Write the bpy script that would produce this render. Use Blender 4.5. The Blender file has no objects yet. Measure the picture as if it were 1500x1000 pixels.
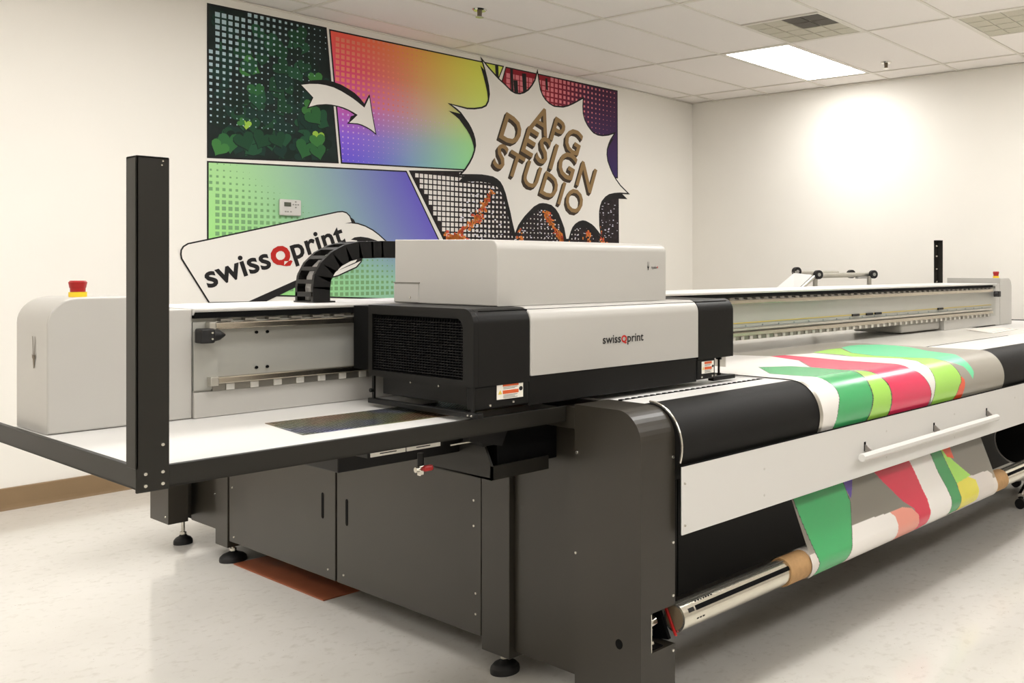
import bpy, bmesh, math, random
import numpy as np
from math import sin, cos, pi, radians
from mathutils import Matrix, Vector
from mathutils.geometry import tessellate_polygon
random.seed(7)
S = bpy.context.scene
COL = S.collection
# ---------------------------------------------------------------- camera, world, light, exposure
YAW = 0.6473                      # camera heading, measured from the printer's long axis (world X)
cam = bpy.data.cameras.new('camera'); camo = bpy.data.objects.new('camera', cam); COL.objects.link(camo)
camo.location = (0, 0, 1.25); camo.rotation_euler = (pi/2, 0, YAW - pi/2)
cam.sensor_width = 36; cam.lens = 33.6; cam.shift_x = -0.2533; cam.shift_y = -0.072
cam.clip_start = 0.05; cam.clip_end = 60
S.camera = camo
w = bpy.data.worlds.new('world'); S.world = w; w.use_nodes = True
w.node_tree.nodes['Background'].inputs[0].default_value = (0.9, 0.88, 0.82, 1)
w.node_tree.nodes['Background'].inputs[1].default_value = 0.05
S.view_settings.view_transform = 'Standard'; S.view_settings.look = 'None'
S.view_settings.exposure = 0.32; S.view_settings.gamma = 1.0; S.view_settings.use_curve_mapping = False
LAMP = 12.0                      # radiance of the ceiling light diffusers

# ---------------------------------------------------------------- helpers
def lin(c):
    return tuple(((v/255.0)/12.92 if v/255.0 <= 0.04045 else ((v/255.0+0.055)/1.055)**2.4) for v in c)
def mat(name, rgb, rough=0.5, metal=0.0, spec=0.5, noise=0.0, nscale=30, bump=0.0, bscale=200, coat=0.0):
    m = bpy.data.materials.new(name); m.use_nodes = True; nt = m.node_tree
    b = nt.nodes['Principled BSDF']; c = lin(rgb)
    b.inputs['Base Color'].default_value = (*c, 1); b.inputs['Roughness'].default_value = rough
    b.inputs['Metallic'].default_value = metal; b.inputs['Specular IOR Level'].default_value = spec
    b.inputs['Coat Weight'].default_value = coat
    tc = None
    if noise or bump:
        tc = nt.nodes.new('ShaderNodeTexCoord')
    if noise:
        n = nt.nodes.new('ShaderNodeTexNoise'); n.inputs['Scale'].default_value = nscale; n.inputs['Detail'].default_value = 4
        nt.links.new(tc.outputs['Object'], n.inputs['Vector'])
        r = nt.nodes.new('ShaderNodeValToRGB')
        r.color_ramp.elements[0].position = 0.3; r.color_ramp.elements[1].position = 0.7
        r.color_ramp.elements[0].color = (*[v*(1-noise) for v in c], 1)
        r.color_ramp.elements[1].color = (*[min(1, v*(1+noise)) for v in c], 1)
        nt.links.new(n.outputs['Fac'], r.inputs[0]); nt.links.new(r.outputs[0], b.inputs['Base Color'])
    if bump:
        n = nt.nodes.new('ShaderNodeTexNoise'); n.inputs['Scale'].default_value = bscale
        nt.links.new(tc.outputs['Object'], n.inputs['Vector'])
        bp = nt.nodes.new('ShaderNodeBump'); bp.inputs['Strength'].default_value = bump; bp.inputs['Distance'].default_value = 0.002
        nt.links.new(n.outputs['Fac'], bp.inputs['Height']); nt.links.new(bp.outputs[0], b.inputs['Normal'])
    return m
def emat(name, rgb, k):
    m = bpy.data.materials.new(name); m.use_nodes = True; b = m.node_tree.nodes['Principled BSDF']
    b.inputs['Base Color'].default_value = (.8, .8, .8, 1)
    b.inputs['Emission Color'].default_value = (*rgb, 1); b.inputs['Emission Strength'].default_value = k
    return m

WPOS = {}
def wloc(p): return WPOS.get(p.name, Vector((0, 0, 0))) if p else Vector((0, 0, 0))
def link(o, parent, loc):
    COL.objects.link(o); loc = Vector(loc)
    if parent: o.parent = parent; o.location = loc - wloc(parent)
    else: o.location = loc
    WPOS[o.name] = loc
    return o
def thing(name, label, cat, loc=(0, 0, 0), group=None, rz=0):
    o = bpy.data.objects.new(name, None); o.empty_display_size = .1
    link(o, None, loc); o.rotation_euler = (0, 0, rz); o['label'] = label; o['category'] = cat
    if group: o['group'] = group
    return o
def bm_center(bm):
    v = [x.co for x in bm.verts]; n = len(v)
    return Vector((sum(c.x for c in v)/n, sum(c.y for c in v)/n, min(c.z for c in v)))
def obj(name, bm, m, parent=None, smooth=False, local=False, kind=None, label=None, loc=None):
    """bm is in world coordinates (or the parent's own, when local)"""
    c = Vector(loc) if loc is not None else bm_center(bm)
    bmesh.ops.translate(bm, vec=-c, verts=bm.verts)
    me = bpy.data.meshes.new(name); bm.to_mesh(me); bm.free()
    for x in (m if isinstance(m, (list, tuple)) else [m]): me.materials.append(x)
    if smooth:
        for p in me.polygons: p.use_smooth = True
        me.set_sharp_from_angle(angle=radians(21))
    o = bpy.data.objects.new(name, me)
    COL.objects.link(o)
    if parent:
        o.parent = parent; o.location = c if local else c - wloc(parent)
        WPOS[o.name] = (wloc(parent) + c) if local else c
    else:
        o.location = c; WPOS[o.name] = c
    if kind: o['kind'] = kind
    if label: o['label'] = label
    return o
def dup(o, parent, loc, rot=None, local=False):
    d = o.copy(); COL.objects.link(d); loc = Vector(loc)
    if parent: d.parent = parent; d.location = loc if local else loc - wloc(parent)
    else: d.location = loc
    if rot: d.rotation_euler = rot
    WPOS[d.name] = loc
    return d
def tag(o, label, cat, group=None):
    o['label'] = label; o['category'] = cat
    if group: o['group'] = group
    return o
def NB(): return bmesh.new()
def box(bm, x0, x1, y0, y1, z0, z1, bev=0.0, seg=2):
    r = bmesh.ops.create_cube(bm, size=1); vs = r['verts']
    for v in vs: v.co = Vector(((x0+x1)/2+v.co.x*(x1-x0), (y0+y1)/2+v.co.y*(y1-y0), (z0+z1)/2+v.co.z*(z1-z0)))
    if bev:
        es = list({e for v in vs for e in v.link_edges})
        bmesh.ops.bevel(bm, geom=es, offset=bev, segments=seg, profile=.5, affect='EDGES')
    return bm
def cyl(bm, p0, p1, r, r2=None, seg=20, caps=True):
    p0, p1 = Vector(p0), Vector(p1); d = p1-p0
    M = Matrix.Translation((p0+p1)/2) @ d.to_track_quat('Z', 'Y').to_matrix().to_4x4()
    bmesh.ops.create_cone(bm, cap_ends=caps, segments=seg, radius1=r, radius2=r if r2 is None else r2, depth=d.length, matrix=M)
    return bm
def prism(bm, pts, axis, a, b, bev=0.0):
    """extrude a closed outline; axis 'x': pts are (y,z); 'y': (x,z); 'z': (x,y)"""
    def P(p, t): return {'x': (t, p[0], p[1]), 'y': (p[0], t, p[1]), 'z': (p[0], p[1], t)}[axis]
    A = [bm.verts.new(P(p, a)) for p in pts]; B = [bm.verts.new(P(p, b)) for p in pts]
    n = len(pts); fs = [bm.faces.new(A), bm.faces.new(B[::-1])]
    for i in range(n): fs.append(bm.faces.new((A[i], B[i], B[(i+1) % n], A[(i+1) % n])))
    bmesh.ops.recalc_face_normals(bm, faces=fs)
    if bev: 
        es = [e for e in list(fs[0].edges)+list(fs[1].edges)]
        bmesh.ops.bevel(bm, geom=es, offset=bev, segments=2, profile=.5, affect='EDGES')
    return bm
def arc(cx, cy, r, a0, a1, n=8, ry=None):
    ry = ry or r
    return [(cx+r*cos(radians(a0+(a1-a0)*i/n)), cy+ry*sin(radians(a0+(a1-a0)*i/n))) for i in range(n+1)]
def tube(bm, pts, r, seg=10):
    rings = []; pts = [Vector(p) for p in pts]; n = len(pts)
    up = Vector((0, 0, 1))
    for i, p in enumerate(pts):
        t = (pts[min(i+1, n-1)]-pts[max(i-1, 0)]).normalized()
        u = t.cross(up); u = t.cross(Vector((0, 1, 0))) if u.length < .05 else u
        u.normalize(); v = t.cross(u).normalized()
        rings.append([bm.verts.new(p+u*r*cos(2*pi*k/seg)+v*r*sin(2*pi*k/seg)) for k in range(seg)])
    for a, b in zip(rings, rings[1:]):
        for k in range(seg): bm.faces.new((a[k], a[(k+1) % seg], b[(k+1) % seg], b[k]))
    bm.faces.new(rings[0]); bm.faces.new(rings[-1][::-1])
    bmesh.ops.recalc_face_normals(bm, faces=bm.faces)
    return bm
def tess(bm, pts3, mi=0):
    vs = [bm.verts.new(p) for p in pts3]
    for t in tessellate_polygon([[Vector(p) for p in pts3]]):
        try: f = bm.faces.new([vs[i] for i in t]); f.material_index = mi
        except ValueError: pass
def text_bm(bm, runs, M, bold=0.02, align=0.0, spacing=1.0, gap=0.06):
    """runs: (string, material index, size); laid along x in text units, then M maps them into place"""
    x = 0; geo = []
    for s, mi, size in runs:
        cu = bpy.data.curves.new('t', 'FONT'); cu.body = s; cu.size = size; cu.offset = bold*(2.2 if mi == 1 else 1); cu.resolution_u = 3; cu.space_character = spacing
        o = bpy.data.objects.new('t', cu); COL.objects.link(o)
        bpy.context.view_layer.update()
        me = bpy.data.meshes.new_from_object(o.evaluated_get(bpy.context.evaluated_depsgraph_get()))
        bpy.data.objects.remove(o); bpy.data.curves.remove(cu)
        xs = [v.co.x for v in me.vertices]; x0, x1 = min(xs), max(xs)
        geo.append((me, x-x0, mi)); x += (x1-x0)+gap
    W = x-gap
    for me, dx, mi in geo:
        vs = [bm.verts.new(M @ Vector((v.co.x+dx-align*W, v.co.y, 0))) for v in me.vertices]
        for p in me.polygons:
            try: f = bm.faces.new([vs[i] for i in p.vertices]); f.material_index = mi
            except ValueError: pass
        bpy.data.meshes.remove(me)
    return W
def text_width(runs, bold=0.02, spacing=1.0, gap=.06):
    b = bmesh.new(); W = text_bm(b, runs, Matrix.Identity(4), bold, 0, spacing, gap); b.free(); return W

# ---------------------------------------------------------------- materials
M_wall = mat('wall_paint', (238, 234, 226), .75, spec=.3, noise=.012, nscale=2, bump=.12, bscale=140)
M_tile = mat('ceiling_tile', (244, 238, 233), .9, spec=.2, noise=.02, nscale=260, bump=.3, bscale=300)
M_grid = mat('ceiling_grid', (228, 222, 212), .5)
M_base = mat('baseboard_vinyl', (136, 112, 82), .45, noise=.05, nscale=8)
M_white = mat('white_coat', (205, 202, 197), .38, noise=.01, nscale=5)
M_cover = mat('light_grey_cover', (181, 178, 172), .36, noise=.01, nscale=6)
M_panelw = mat('white_panel_coat', (220, 218, 214), .4)
M_anth = mat('anthracite_coat', (47, 43, 36), .36, noise=.05, nscale=9, bump=.05, bscale=500)
M_rim = mat('tray_rim_coat', (30, 28, 23), .45, spec=.35, noise=.04, nscale=12)
M_black = mat('black_coat', (10, 9, 8), .42, spec=.28, bump=.06, bscale=400)
M_blackm = mat('black_matt', (4, 4, 4), .8, spec=.15)
M_rubber = mat('rubber', (16, 15, 15), .6)
M_roller = mat('roller_sleeve', (14, 13, 12), .6, spec=.25, noise=.12, nscale=60, bump=.25, bscale=500)
M_alu = mat('brushed_aluminium', (196, 193, 184), .3, metal=.85, noise=.04, nscale=40)
M_rail = mat('rail_steel', (188, 180, 166), .22, metal=1.0)
M_chrome = mat('chrome', (214, 211, 202), .12, metal=1.0)
M_tube = mat('polished_tube', (222, 218, 205), .2, metal=.9, noise=.03, nscale=30)
M_screw = mat('screw_zinc', (205, 202, 192), .25, metal=.9)
M_beam = mat('beam_aluminium', (172, 171, 164), .38, metal=.35, noise=.02, nscale=8)
M_tray = mat('tray_surface', (212, 210, 206), .4)
M_bed = mat('bed_surface', (228, 225, 217), .22, metal=.1, noise=.02, nscale=10)
M_red = mat('red_plastic', (165, 22, 20), .35)
M_yel = mat('yellow_plastic', (240, 205, 40), .4)
M_ink = mat('black_print', (30, 28, 28), .7, spec=.3)
M_wprint = mat('white_print', (235, 231, 224), .7, spec=.3)
M_redp = mat('red_print', (186, 38, 32), .7, spec=.3)
M_cardb = mat('cardboard', (178, 140, 95), .8, noise=.08, nscale=60)
M_cable = mat('grey_cable', (160, 157, 152), .45)
M_slat = mat('hose_dark', (52, 50, 46), .4)
M_lamp = emat('lamp_diffuser', (1.0, .988, .970), LAMP)
M_logo = mat('logo_bronze', (105, 92, 72), .5)
# ---------------------------------------------------------------- the room (its own frame, turned a little against the printer)
RA = YAW - 0.5934
RM = Matrix.Rotation(RA, 4, 'Z')
CZ = 2.9; RX0, RX1, RY0, RY1 = -3.0, 7.52, -4.0, 6.03
def rtf(bm): bm.transform(RM); return bm
def struct(name, bm, m, parent=None):
    o = obj(name, rtf(bm), m, parent)
    o['kind'] = 'structure'
    return o
def robj(name, bm, m, parent=None, **k): return obj(name, rtf(bm), m, parent, **k)

# floor: pale vinyl composition with fine brown and grey flecks under wax
M_floor = mat('vinyl_floor', (214, 209, 199), .16, spec=.5)
nt = M_floor.node_tree; B = nt.nodes['Principled BSDF']; tc = nt.nodes.new('ShaderNodeTexCoord')
def mixc(a, b, f):
    x = nt.nodes.new('ShaderNodeMix'); x.data_type = 'RGBA'
    for s, v in ((6, a), (7, b)):
        if isinstance(v, tuple): x.inputs[s].default_value = (*v, 1)
        else: nt.links.new(v, x.inputs[s])
    nt.links.new(f, x.inputs[0]); return x.outputs[2]
def ramp(src, p0, p1):
    r = nt.nodes.new('ShaderNodeMapRange'); r.inputs[1].default_value = p0; r.inputs[2].default_value = p1
    nt.links.new(src, r.inputs[0]); return r.outputs[0]
n1 = nt.nodes.new('ShaderNodeTexNoise'); n1.inputs['Scale'].default_value = 2.2; n1.inputs['Detail'].default_value = 6
n2 = nt.nodes.new('ShaderNodeTexNoise'); n2.inputs['Scale'].default_value = 60; n2.inputs['Detail'].default_value = 3; n2.inputs['Distortion'].default_value = 2.5
n3 = nt.nodes.new('ShaderNodeTexNoise'); n3.inputs['Scale'].default_value = 34; n3.inputs['Detail'].default_value = 5
for n in (n1, n2, n3): nt.links.new(tc.outputs['Object'], n.inputs['Vector'])
c = mixc(lin((220, 216, 209)), lin((213, 209, 201)), ramp(n1.outputs['Fac'], .35, .65))
c = mixc(c, lin((204, 199, 190)), ramp(n3.outputs['Fac'], .55, .75))
c = mixc(c, lin((150, 132, 108)), ramp(n2.outputs['Fac'], .71, .76))
nt.links.new(c, B.inputs['Base Color'])
n4 = nt.nodes.new('ShaderNodeTexNoise'); n4.inputs['Scale'].default_value = 7
nt.links.new(tc.outputs['Object'], n4.inputs['Vector'])
mr = nt.nodes.new('ShaderNodeMapRange'); mr.inputs[3].default_value = .07; mr.inputs[4].default_value = .15
nt.links.new(n4.outputs['Fac'], mr.inputs[0]); nt.links.new(mr.outputs[0], B.inputs['Roughness'])
struct('floor', box(NB(), RX0, RX1, RY0, RY1, -.1, 0), M_floor)
struct('wall_back', box(NB(), RX0, RX1+.15, RY1, RY1+.15, 0, CZ+.1), M_wall)
struct('wall_right', box(NB(), RX1, RX1+.15, RY0, RY1, 0, CZ+.1), M_wall)
struct('wall_left', box(NB(), RX0-.15, RX0, RY0, RY1, 0, CZ+.1), M_wall)
struct('wall_front', box(NB(), RX0-.15, RX1+.15, RY0-.15, RY0, 0, CZ+.1), M_wall)
def bb(name, x0, x1, y0, y1, ax):
    b = NB()
    h = .115
    if ax == 'back': prism(b, [(y1, 0), (y0-.006, 0), (y0-.002, .012), (y0, .03), (y0, h-.004), (y0+.004, h), (y1, h)], 'x', x0, x1)
    else: box(b, x0, x1, y0, y1, 0, h, .002)
    struct(name, b, M_base)
bb('baseboard_back', RX0, RX1-.012, RY1-.012, RY1, 'back')
bb('baseboard_right', RX1-.012, RX1, RY0, RY1-.012, '')
bb('baseboard_left', RX0, RX0+.012, RY0+.012, RY1-.012, '')
bb('baseboard_front', RX0, RX1-.012, RY0, RY0+.012, '')

# suspended ceiling: slab, T-bars, wall angle, and each lay-in tile
GX = [7.18-1.28*k for k in range(8)]; GX = [7.52-.0]+[g for g in (7.18, 5.90, 4.63, 3.38, 2.12, .86, -.40, -1.66, -2.9)]
GY = [6.03]+[5.74-.64*k for k in range(16)]
GY = [g for g in GY if g > RY0+.1]+[RY0]; GX = GX+[RX0]
b = NB(); box(b, RX0-.15, RX1+.15, RY0-.15, RY1+.15, CZ+.12, CZ+.2)
ceil = struct('ceiling', b, M_wall)
b = NB()
for g in GX[1:-1]: box(b, g-.011, g+.011, RY0, RY1, CZ-.006, CZ)
for g in GY[1:-1]: box(b, RX0, RX1, g-.011, g+.011, CZ-.0055, CZ+.0005)
for a in ((RX0, RX1, RY1-.022, RY1), (RX0, RX1, RY0, RY0+.022), (RX0, RX0+.022, RY0, RY1), (RX1-.022, RX1, RY0, RY1)):
    box(b, *a, CZ-.010, CZ-.003)
grid = struct('ceiling_grid', b, M_grid, ceil)
LIGHTS = [(gx, gy) for gx in (5.90, 3.38, .86, -1.66) for gy in (3.82, 1.26, -1.30, -3.22) if (gx, gy) not in ((3.38, 3.82), (5.90, -1.30)) and gy > -3]+[(2.12, 3.82)]  # last entry: unseen panel added to brighten the mural
VENT = [(5.90, 3.18), (7.18, 1.90)]
protos = {}
for i in range(len(GX)-1):
    for j in range(len(GY)-1):
        x1, x0, y1, y0 = GX[i], GX[i+1], GY[j], GY[j+1]
        if any(abs(x0-lx) < .05 and abs(y0-ly) < .05 for lx, ly in LIGHTS): continue
        if abs(x0-5.9) < .01 and abs(y1-2.54) < .05: pass
        halves = [(x0, x1)]
        if abs(x1-5.90) < .01 and abs(y0-3.18) < .05: halves = [(x0, x1-.635)]       # the vent takes half a bay
        if abs(x0-5.90) < .01 and abs(y0-1.90) < .05: halves = [(x0+.635, x1)]
        for a0, a1 in halves:
            key = (round(a1-a0, 2), round(y1-y0, 2))
            loc = RM @ Vector(((a0+a1)/2, (y0+y1)/2, CZ))
            if key not in protos:
                t = NB(); box(t, a0+.003, a1-.003, y0+.003, y1-.003, CZ+.0008, CZ+.016)
                o = obj('ceiling_tile', rtf(t), M_tile, ceil, loc=loc); protos[key] = o
            else: dup(protos[key], ceil, loc)
# fluorescent troffers
def troffer(x0, y0, label):
    w_, d_ = 1.27, .64
    c0 = RM @ Vector((x0+w_/2, y0+d_/2, CZ-.012))
    t = thing('ceiling_light', label, 'ceiling light', c0, group='recessed ceiling lights')
    b = NB()
    for a in ((x0+.012, x0+w_-.012, y0+.012, y0+.035), (x0+.012, x0+w_-.012, y0+d_-.035, y0+d_-.012), (x0+.012, x0+.035, y0+.035, y0+d_-.035), (x0+w_-.035, x0+w_-.012, y0+.035, y0+d_-.035)):
        box(b, *a, CZ-.004, CZ+.05)
    box(b, x0+.012, x0+w_-.012, y0+.012, y0+d_-.012, CZ+.05, CZ+.06)
    robj('lamp_housing', b, M_grid, t)
    b = NB(); box(b, x0+.035, x0+w_-.035, y0+.035, y0+d_-.035, CZ-.002, CZ+.004)
    robj('diffuser', b, M_lamp, t)
for k, (gx, gy) in enumerate(LIGHTS):
    if k == 0: lab = 'glowing white recessed ceiling light panel beside the square vent'
    else: lab = 'recessed ceiling light panel out of the picture, %s row, %s from the mural wall' % ({5.90: 'first', 2.12: 'added mural fill', 3.38: 'second', .86: 'third', -1.66: 'fourth'}[gx], {3.82: 'nearest', 1.26: 'second', -1.30: 'third', -3.22: 'farthest'}[gy])
    troffer(gx, gy, lab)
# perforated air vents: a frame and a 4 x 4 field of perforated plates, one corner open and dark
M_vent = mat('vent_plate', (196, 190, 172), .6, noise=.25, nscale=420)
M_ventd = mat('vent_dark', (84, 78, 68), .7, noise=.5, nscale=420)
def vent(x0, y0, label, dark):
    w_, d_ = .635, .64
    t = thing('ceiling_vent', label, 'vent', RM @ Vector((x0+w_/2, y0+d_/2, CZ-.012)), group='square ceiling vents')
    b = NB()
    for a in ((x0+.012, x0+w_-.012, y0+.012, y0+.03), (x0+.012, x0+w_-.012, y0+d_-.03, y0+d_-.012), (x0+.012, x0+.03, y0+.03, y0+d_-.03), (x0+w_-.03, x0+w_-.012, y0+.03, y0+d_-.03)):
        box(b, *a, CZ-.007, CZ+.03)
    robj('vent_frame', b, M_grid, t)
    for i in range(4):
        for j in range(4):
            W4, D4 = (w_-.06)/4, (d_-.06)/4
            a0, b0 = x0+.03+i*W4, y0+.03+j*D4
            q = NB(); box(q, a0+.004, a0+W4-.004, b0+.004, b0+D4-.004, CZ-.005, CZ-.002)
            isd = dark and i < 2 and j < 2
            o = robj('perforated_plate', q, M_ventd if isd else M_vent, t)
            if isd: o['label'] = 'dark open perforated plate'
    q = NB(); box(q, x0+.03, x0+w_-.03, y0+.03, y0+d_-.03, CZ+.0, CZ+.02); robj('vent_backing', q, M_grid, t)
vent(5.265, 3.18, 'square perforated ceiling vent with one dark quarter next to the glowing light', True)
vent(5.90, 1.90, 'square perforated ceiling vent at the right edge of the picture', False)
def sprinkler(x, y, label):
    t = thing('sprinkler_head', label, 'sprinkler', RM @ Vector((x, y, CZ-.055)), group='ceiling sprinkler heads')
    b = NB(); cyl(b, (x, y, CZ-.001), (x, y, CZ-.010), .045, .038, 20); robj('escutcheon', b, M_chrome, t, smooth=True)
    b = NB(); cyl(b, (x, y, CZ-.009), (x, y, CZ-.045), .016, .013, 12)
    box(b, x-.016, x-.011, y-.003, y+.003, CZ-.05, CZ-.02); box(b, x+.011, x+.016, y-.003, y+.003, CZ-.05, CZ-.02)
    box(b, x-.016, x+.016, y-.003, y+.003, CZ-.024, CZ-.018)
    robj('sprinkler_body', b, M_logo, t)
    b = NB(); cyl(b, (x, y, CZ-.052), (x, y, CZ-.049), .026, seg=16); robj('deflector', b, M_chrome, t)
sprinkler(4.02, 4.96, 'small sprinkler head in the ceiling above the mural')
sprinkler(6.88, 3.53, 'small sprinkler head in the ceiling near the right wall')
MUR={'leaf':[(2.877,2.833),(3.62,2.843),(3.705,1.963),(2.877,1.92)],'rain':[(3.656,2.837),(5.111,2.848),(5.056,2.73),(5.002,2.013),(3.74,1.964)],'red':[(5.149,2.846),(6.424,2.853),(6.428,2.073),(6.048,2.053),(4.87,2.002)],'green':[(2.877,1.883),(4.233,1.938),(4.767,0.999),(3.335,1.075),(2.877,1.094)],'city':[(4.273,1.944),(4.87,1.988),(6.437,2.018),(6.442,1.499),(6.442,0.92),(4.844,0.991)],'burst':[(4.627,2.476),(4.765,2.463),(4.835,2.471),(4.907,2.489),(4.95,2.512),(4.972,2.551),(4.983,2.611),(4.975,2.675),(4.958,2.737),(4.936,2.804),(4.914,2.858),(4.965,2.814),(5.024,2.771),(5.068,2.74),(5.113,2.715),(5.19,2.666),(5.236,2.652),(5.283,2.654),(5.33,2.67),(5.378,2.701),(5.418,2.745),(5.45,2.793),(5.471,2.856),(5.483,2.792),(5.499,2.726),(5.524,2.68),(5.557,2.647),(5.598,2.622),(5.657,2.605),(5.76,2.613),(5.821,2.633),(5.883,2.662),(5.936,2.691),(5.99,2.721),(5.985,2.657),(5.99,2.592),(6.012,2.536),(6.045,2.494),(6.082,2.462),(6.119,2.437),(6.175,2.423),(6.231,2.423),(6.308,2.437),(6.376,2.46),(6.333,2.408),(6.308,2.364),(6.289,2.315),(6.285,2.267),(6.296,2.208),(6.327,2.15),(6.36,2.098),(6.405,2.047),(6.464,1.995),(6.555,1.939),(6.464,1.937),(6.386,1.928),(6.318,1.913),(6.269,1.887),(6.222,1.843),(6.203,1.802),(6.19,1.748),(6.19,1.695),(6.193,1.621),(6.209,1.548),(6.175,1.58),(6.137,1.612),(6.1,1.635),(6.063,1.649),(6.026,1.661),(5.99,1.664),(5.945,1.654),(5.9,1.63),(5.868,1.6),(5.847,1.563),(5.821,1.498),(5.795,1.498),(5.774,1.587),(5.743,1.65),(5.712,1.706),(5.674,1.748),(5.627,1.777),(5.573,1.787),(5.532,1.789),(5.491,1.783),(5.434,1.755),(5.378,1.709),(5.333,1.67),(5.298,1.631),(5.267,1.594),(5.236,1.532),(5.22,1.58),(5.205,1.628),(5.187,1.699),(5.167,1.758),(5.141,1.841),(5.113,1.899),(5.086,1.933),(5.053,1.954),(5.012,1.969),(4.965,1.973),(4.907,1.976),(4.85,1.973),(4.793,1.969),(4.716,1.963),(4.751,1.996),(4.793,2.052),(4.821,2.1),(4.84,2.149),(4.85,2.196),(4.844,2.242),(4.828,2.287),(4.807,2.325),(4.779,2.362),(4.744,2.397),(4.709,2.433),(4.668,2.458)],'arrow':[(3.452,2.442),(3.508,2.457),(3.57,2.466),(3.623,2.466),(3.676,2.46),(3.73,2.444),(3.785,2.421),(3.818,2.406),(3.852,2.387),(3.903,2.356),(3.94,2.433),(3.96,2.318),(3.986,2.191),(3.954,2.211),(3.92,2.225),(3.885,2.236),(3.852,2.241),(3.79,2.237),(3.824,2.27),(3.852,2.299),(3.818,2.314),(3.785,2.326),(3.746,2.336),(3.708,2.341),(3.665,2.343),(3.623,2.341),(3.56,2.328),(3.503,2.305),(3.534,2.371),(3.498,2.403)],'arrowsh':[(3.452,2.444),(3.487,2.467),(3.528,2.484),(3.58,2.495),(3.623,2.501),(3.676,2.498),(3.73,2.488),(3.785,2.467),(3.829,2.447),(3.869,2.418),(3.903,2.384),(3.937,2.449),(3.944,2.431),(3.905,2.351),(3.852,2.382),(3.785,2.417),(3.676,2.456),(3.57,2.462)],'arrowsh2':[(3.503,2.305),(3.623,2.344),(3.79,2.331),(3.854,2.299),(3.818,2.264),(3.785,2.232),(3.801,2.282),(3.829,2.296),(3.785,2.318),(3.708,2.334),(3.623,2.334)],'banner':[(2.882,1.043),(2.728,1.305),(2.724,1.33),(2.726,1.353),(2.737,1.372),(2.761,1.388),(2.885,1.418),(3.708,1.622),(3.741,1.626),(3.768,1.619),(3.79,1.6),(3.801,1.575),(3.809,1.552),(3.852,1.549),(3.908,1.534),(3.966,1.508),(4.012,1.478),(4.077,1.427),(3.897,1.397),(3.885,1.345),(3.874,1.293),(3.84,1.257),(3.708,1.201),(3.467,1.144),(3.448,1.148),(3.131,1.041)],'bstroke':[(3.106,1.038),(3.439,1.179),(3.589,1.241),(3.76,1.306),(3.835,1.334),(3.876,1.372),(3.886,1.438),(3.917,1.439),(3.917,1.354),(3.876,1.297),(3.735,1.241),(3.495,1.16),(3.217,1.034)],'bhand':[(3.801,1.441),(3.829,1.458),(3.874,1.464),(3.931,1.458),(3.989,1.443),(4.059,1.416),(3.989,1.428),(3.92,1.434),(3.852,1.422),(3.846,1.437)],'bcurl':[(3.757,1.55),(3.807,1.554),(3.838,1.554),(3.824,1.579),(3.798,1.595),(3.809,1.562)],'bwin':[(3.708,1.252),(3.774,1.288),(3.829,1.314),(3.852,1.334),(3.849,1.309),(3.835,1.288),(3.785,1.267),(3.708,1.232)]}
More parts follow.
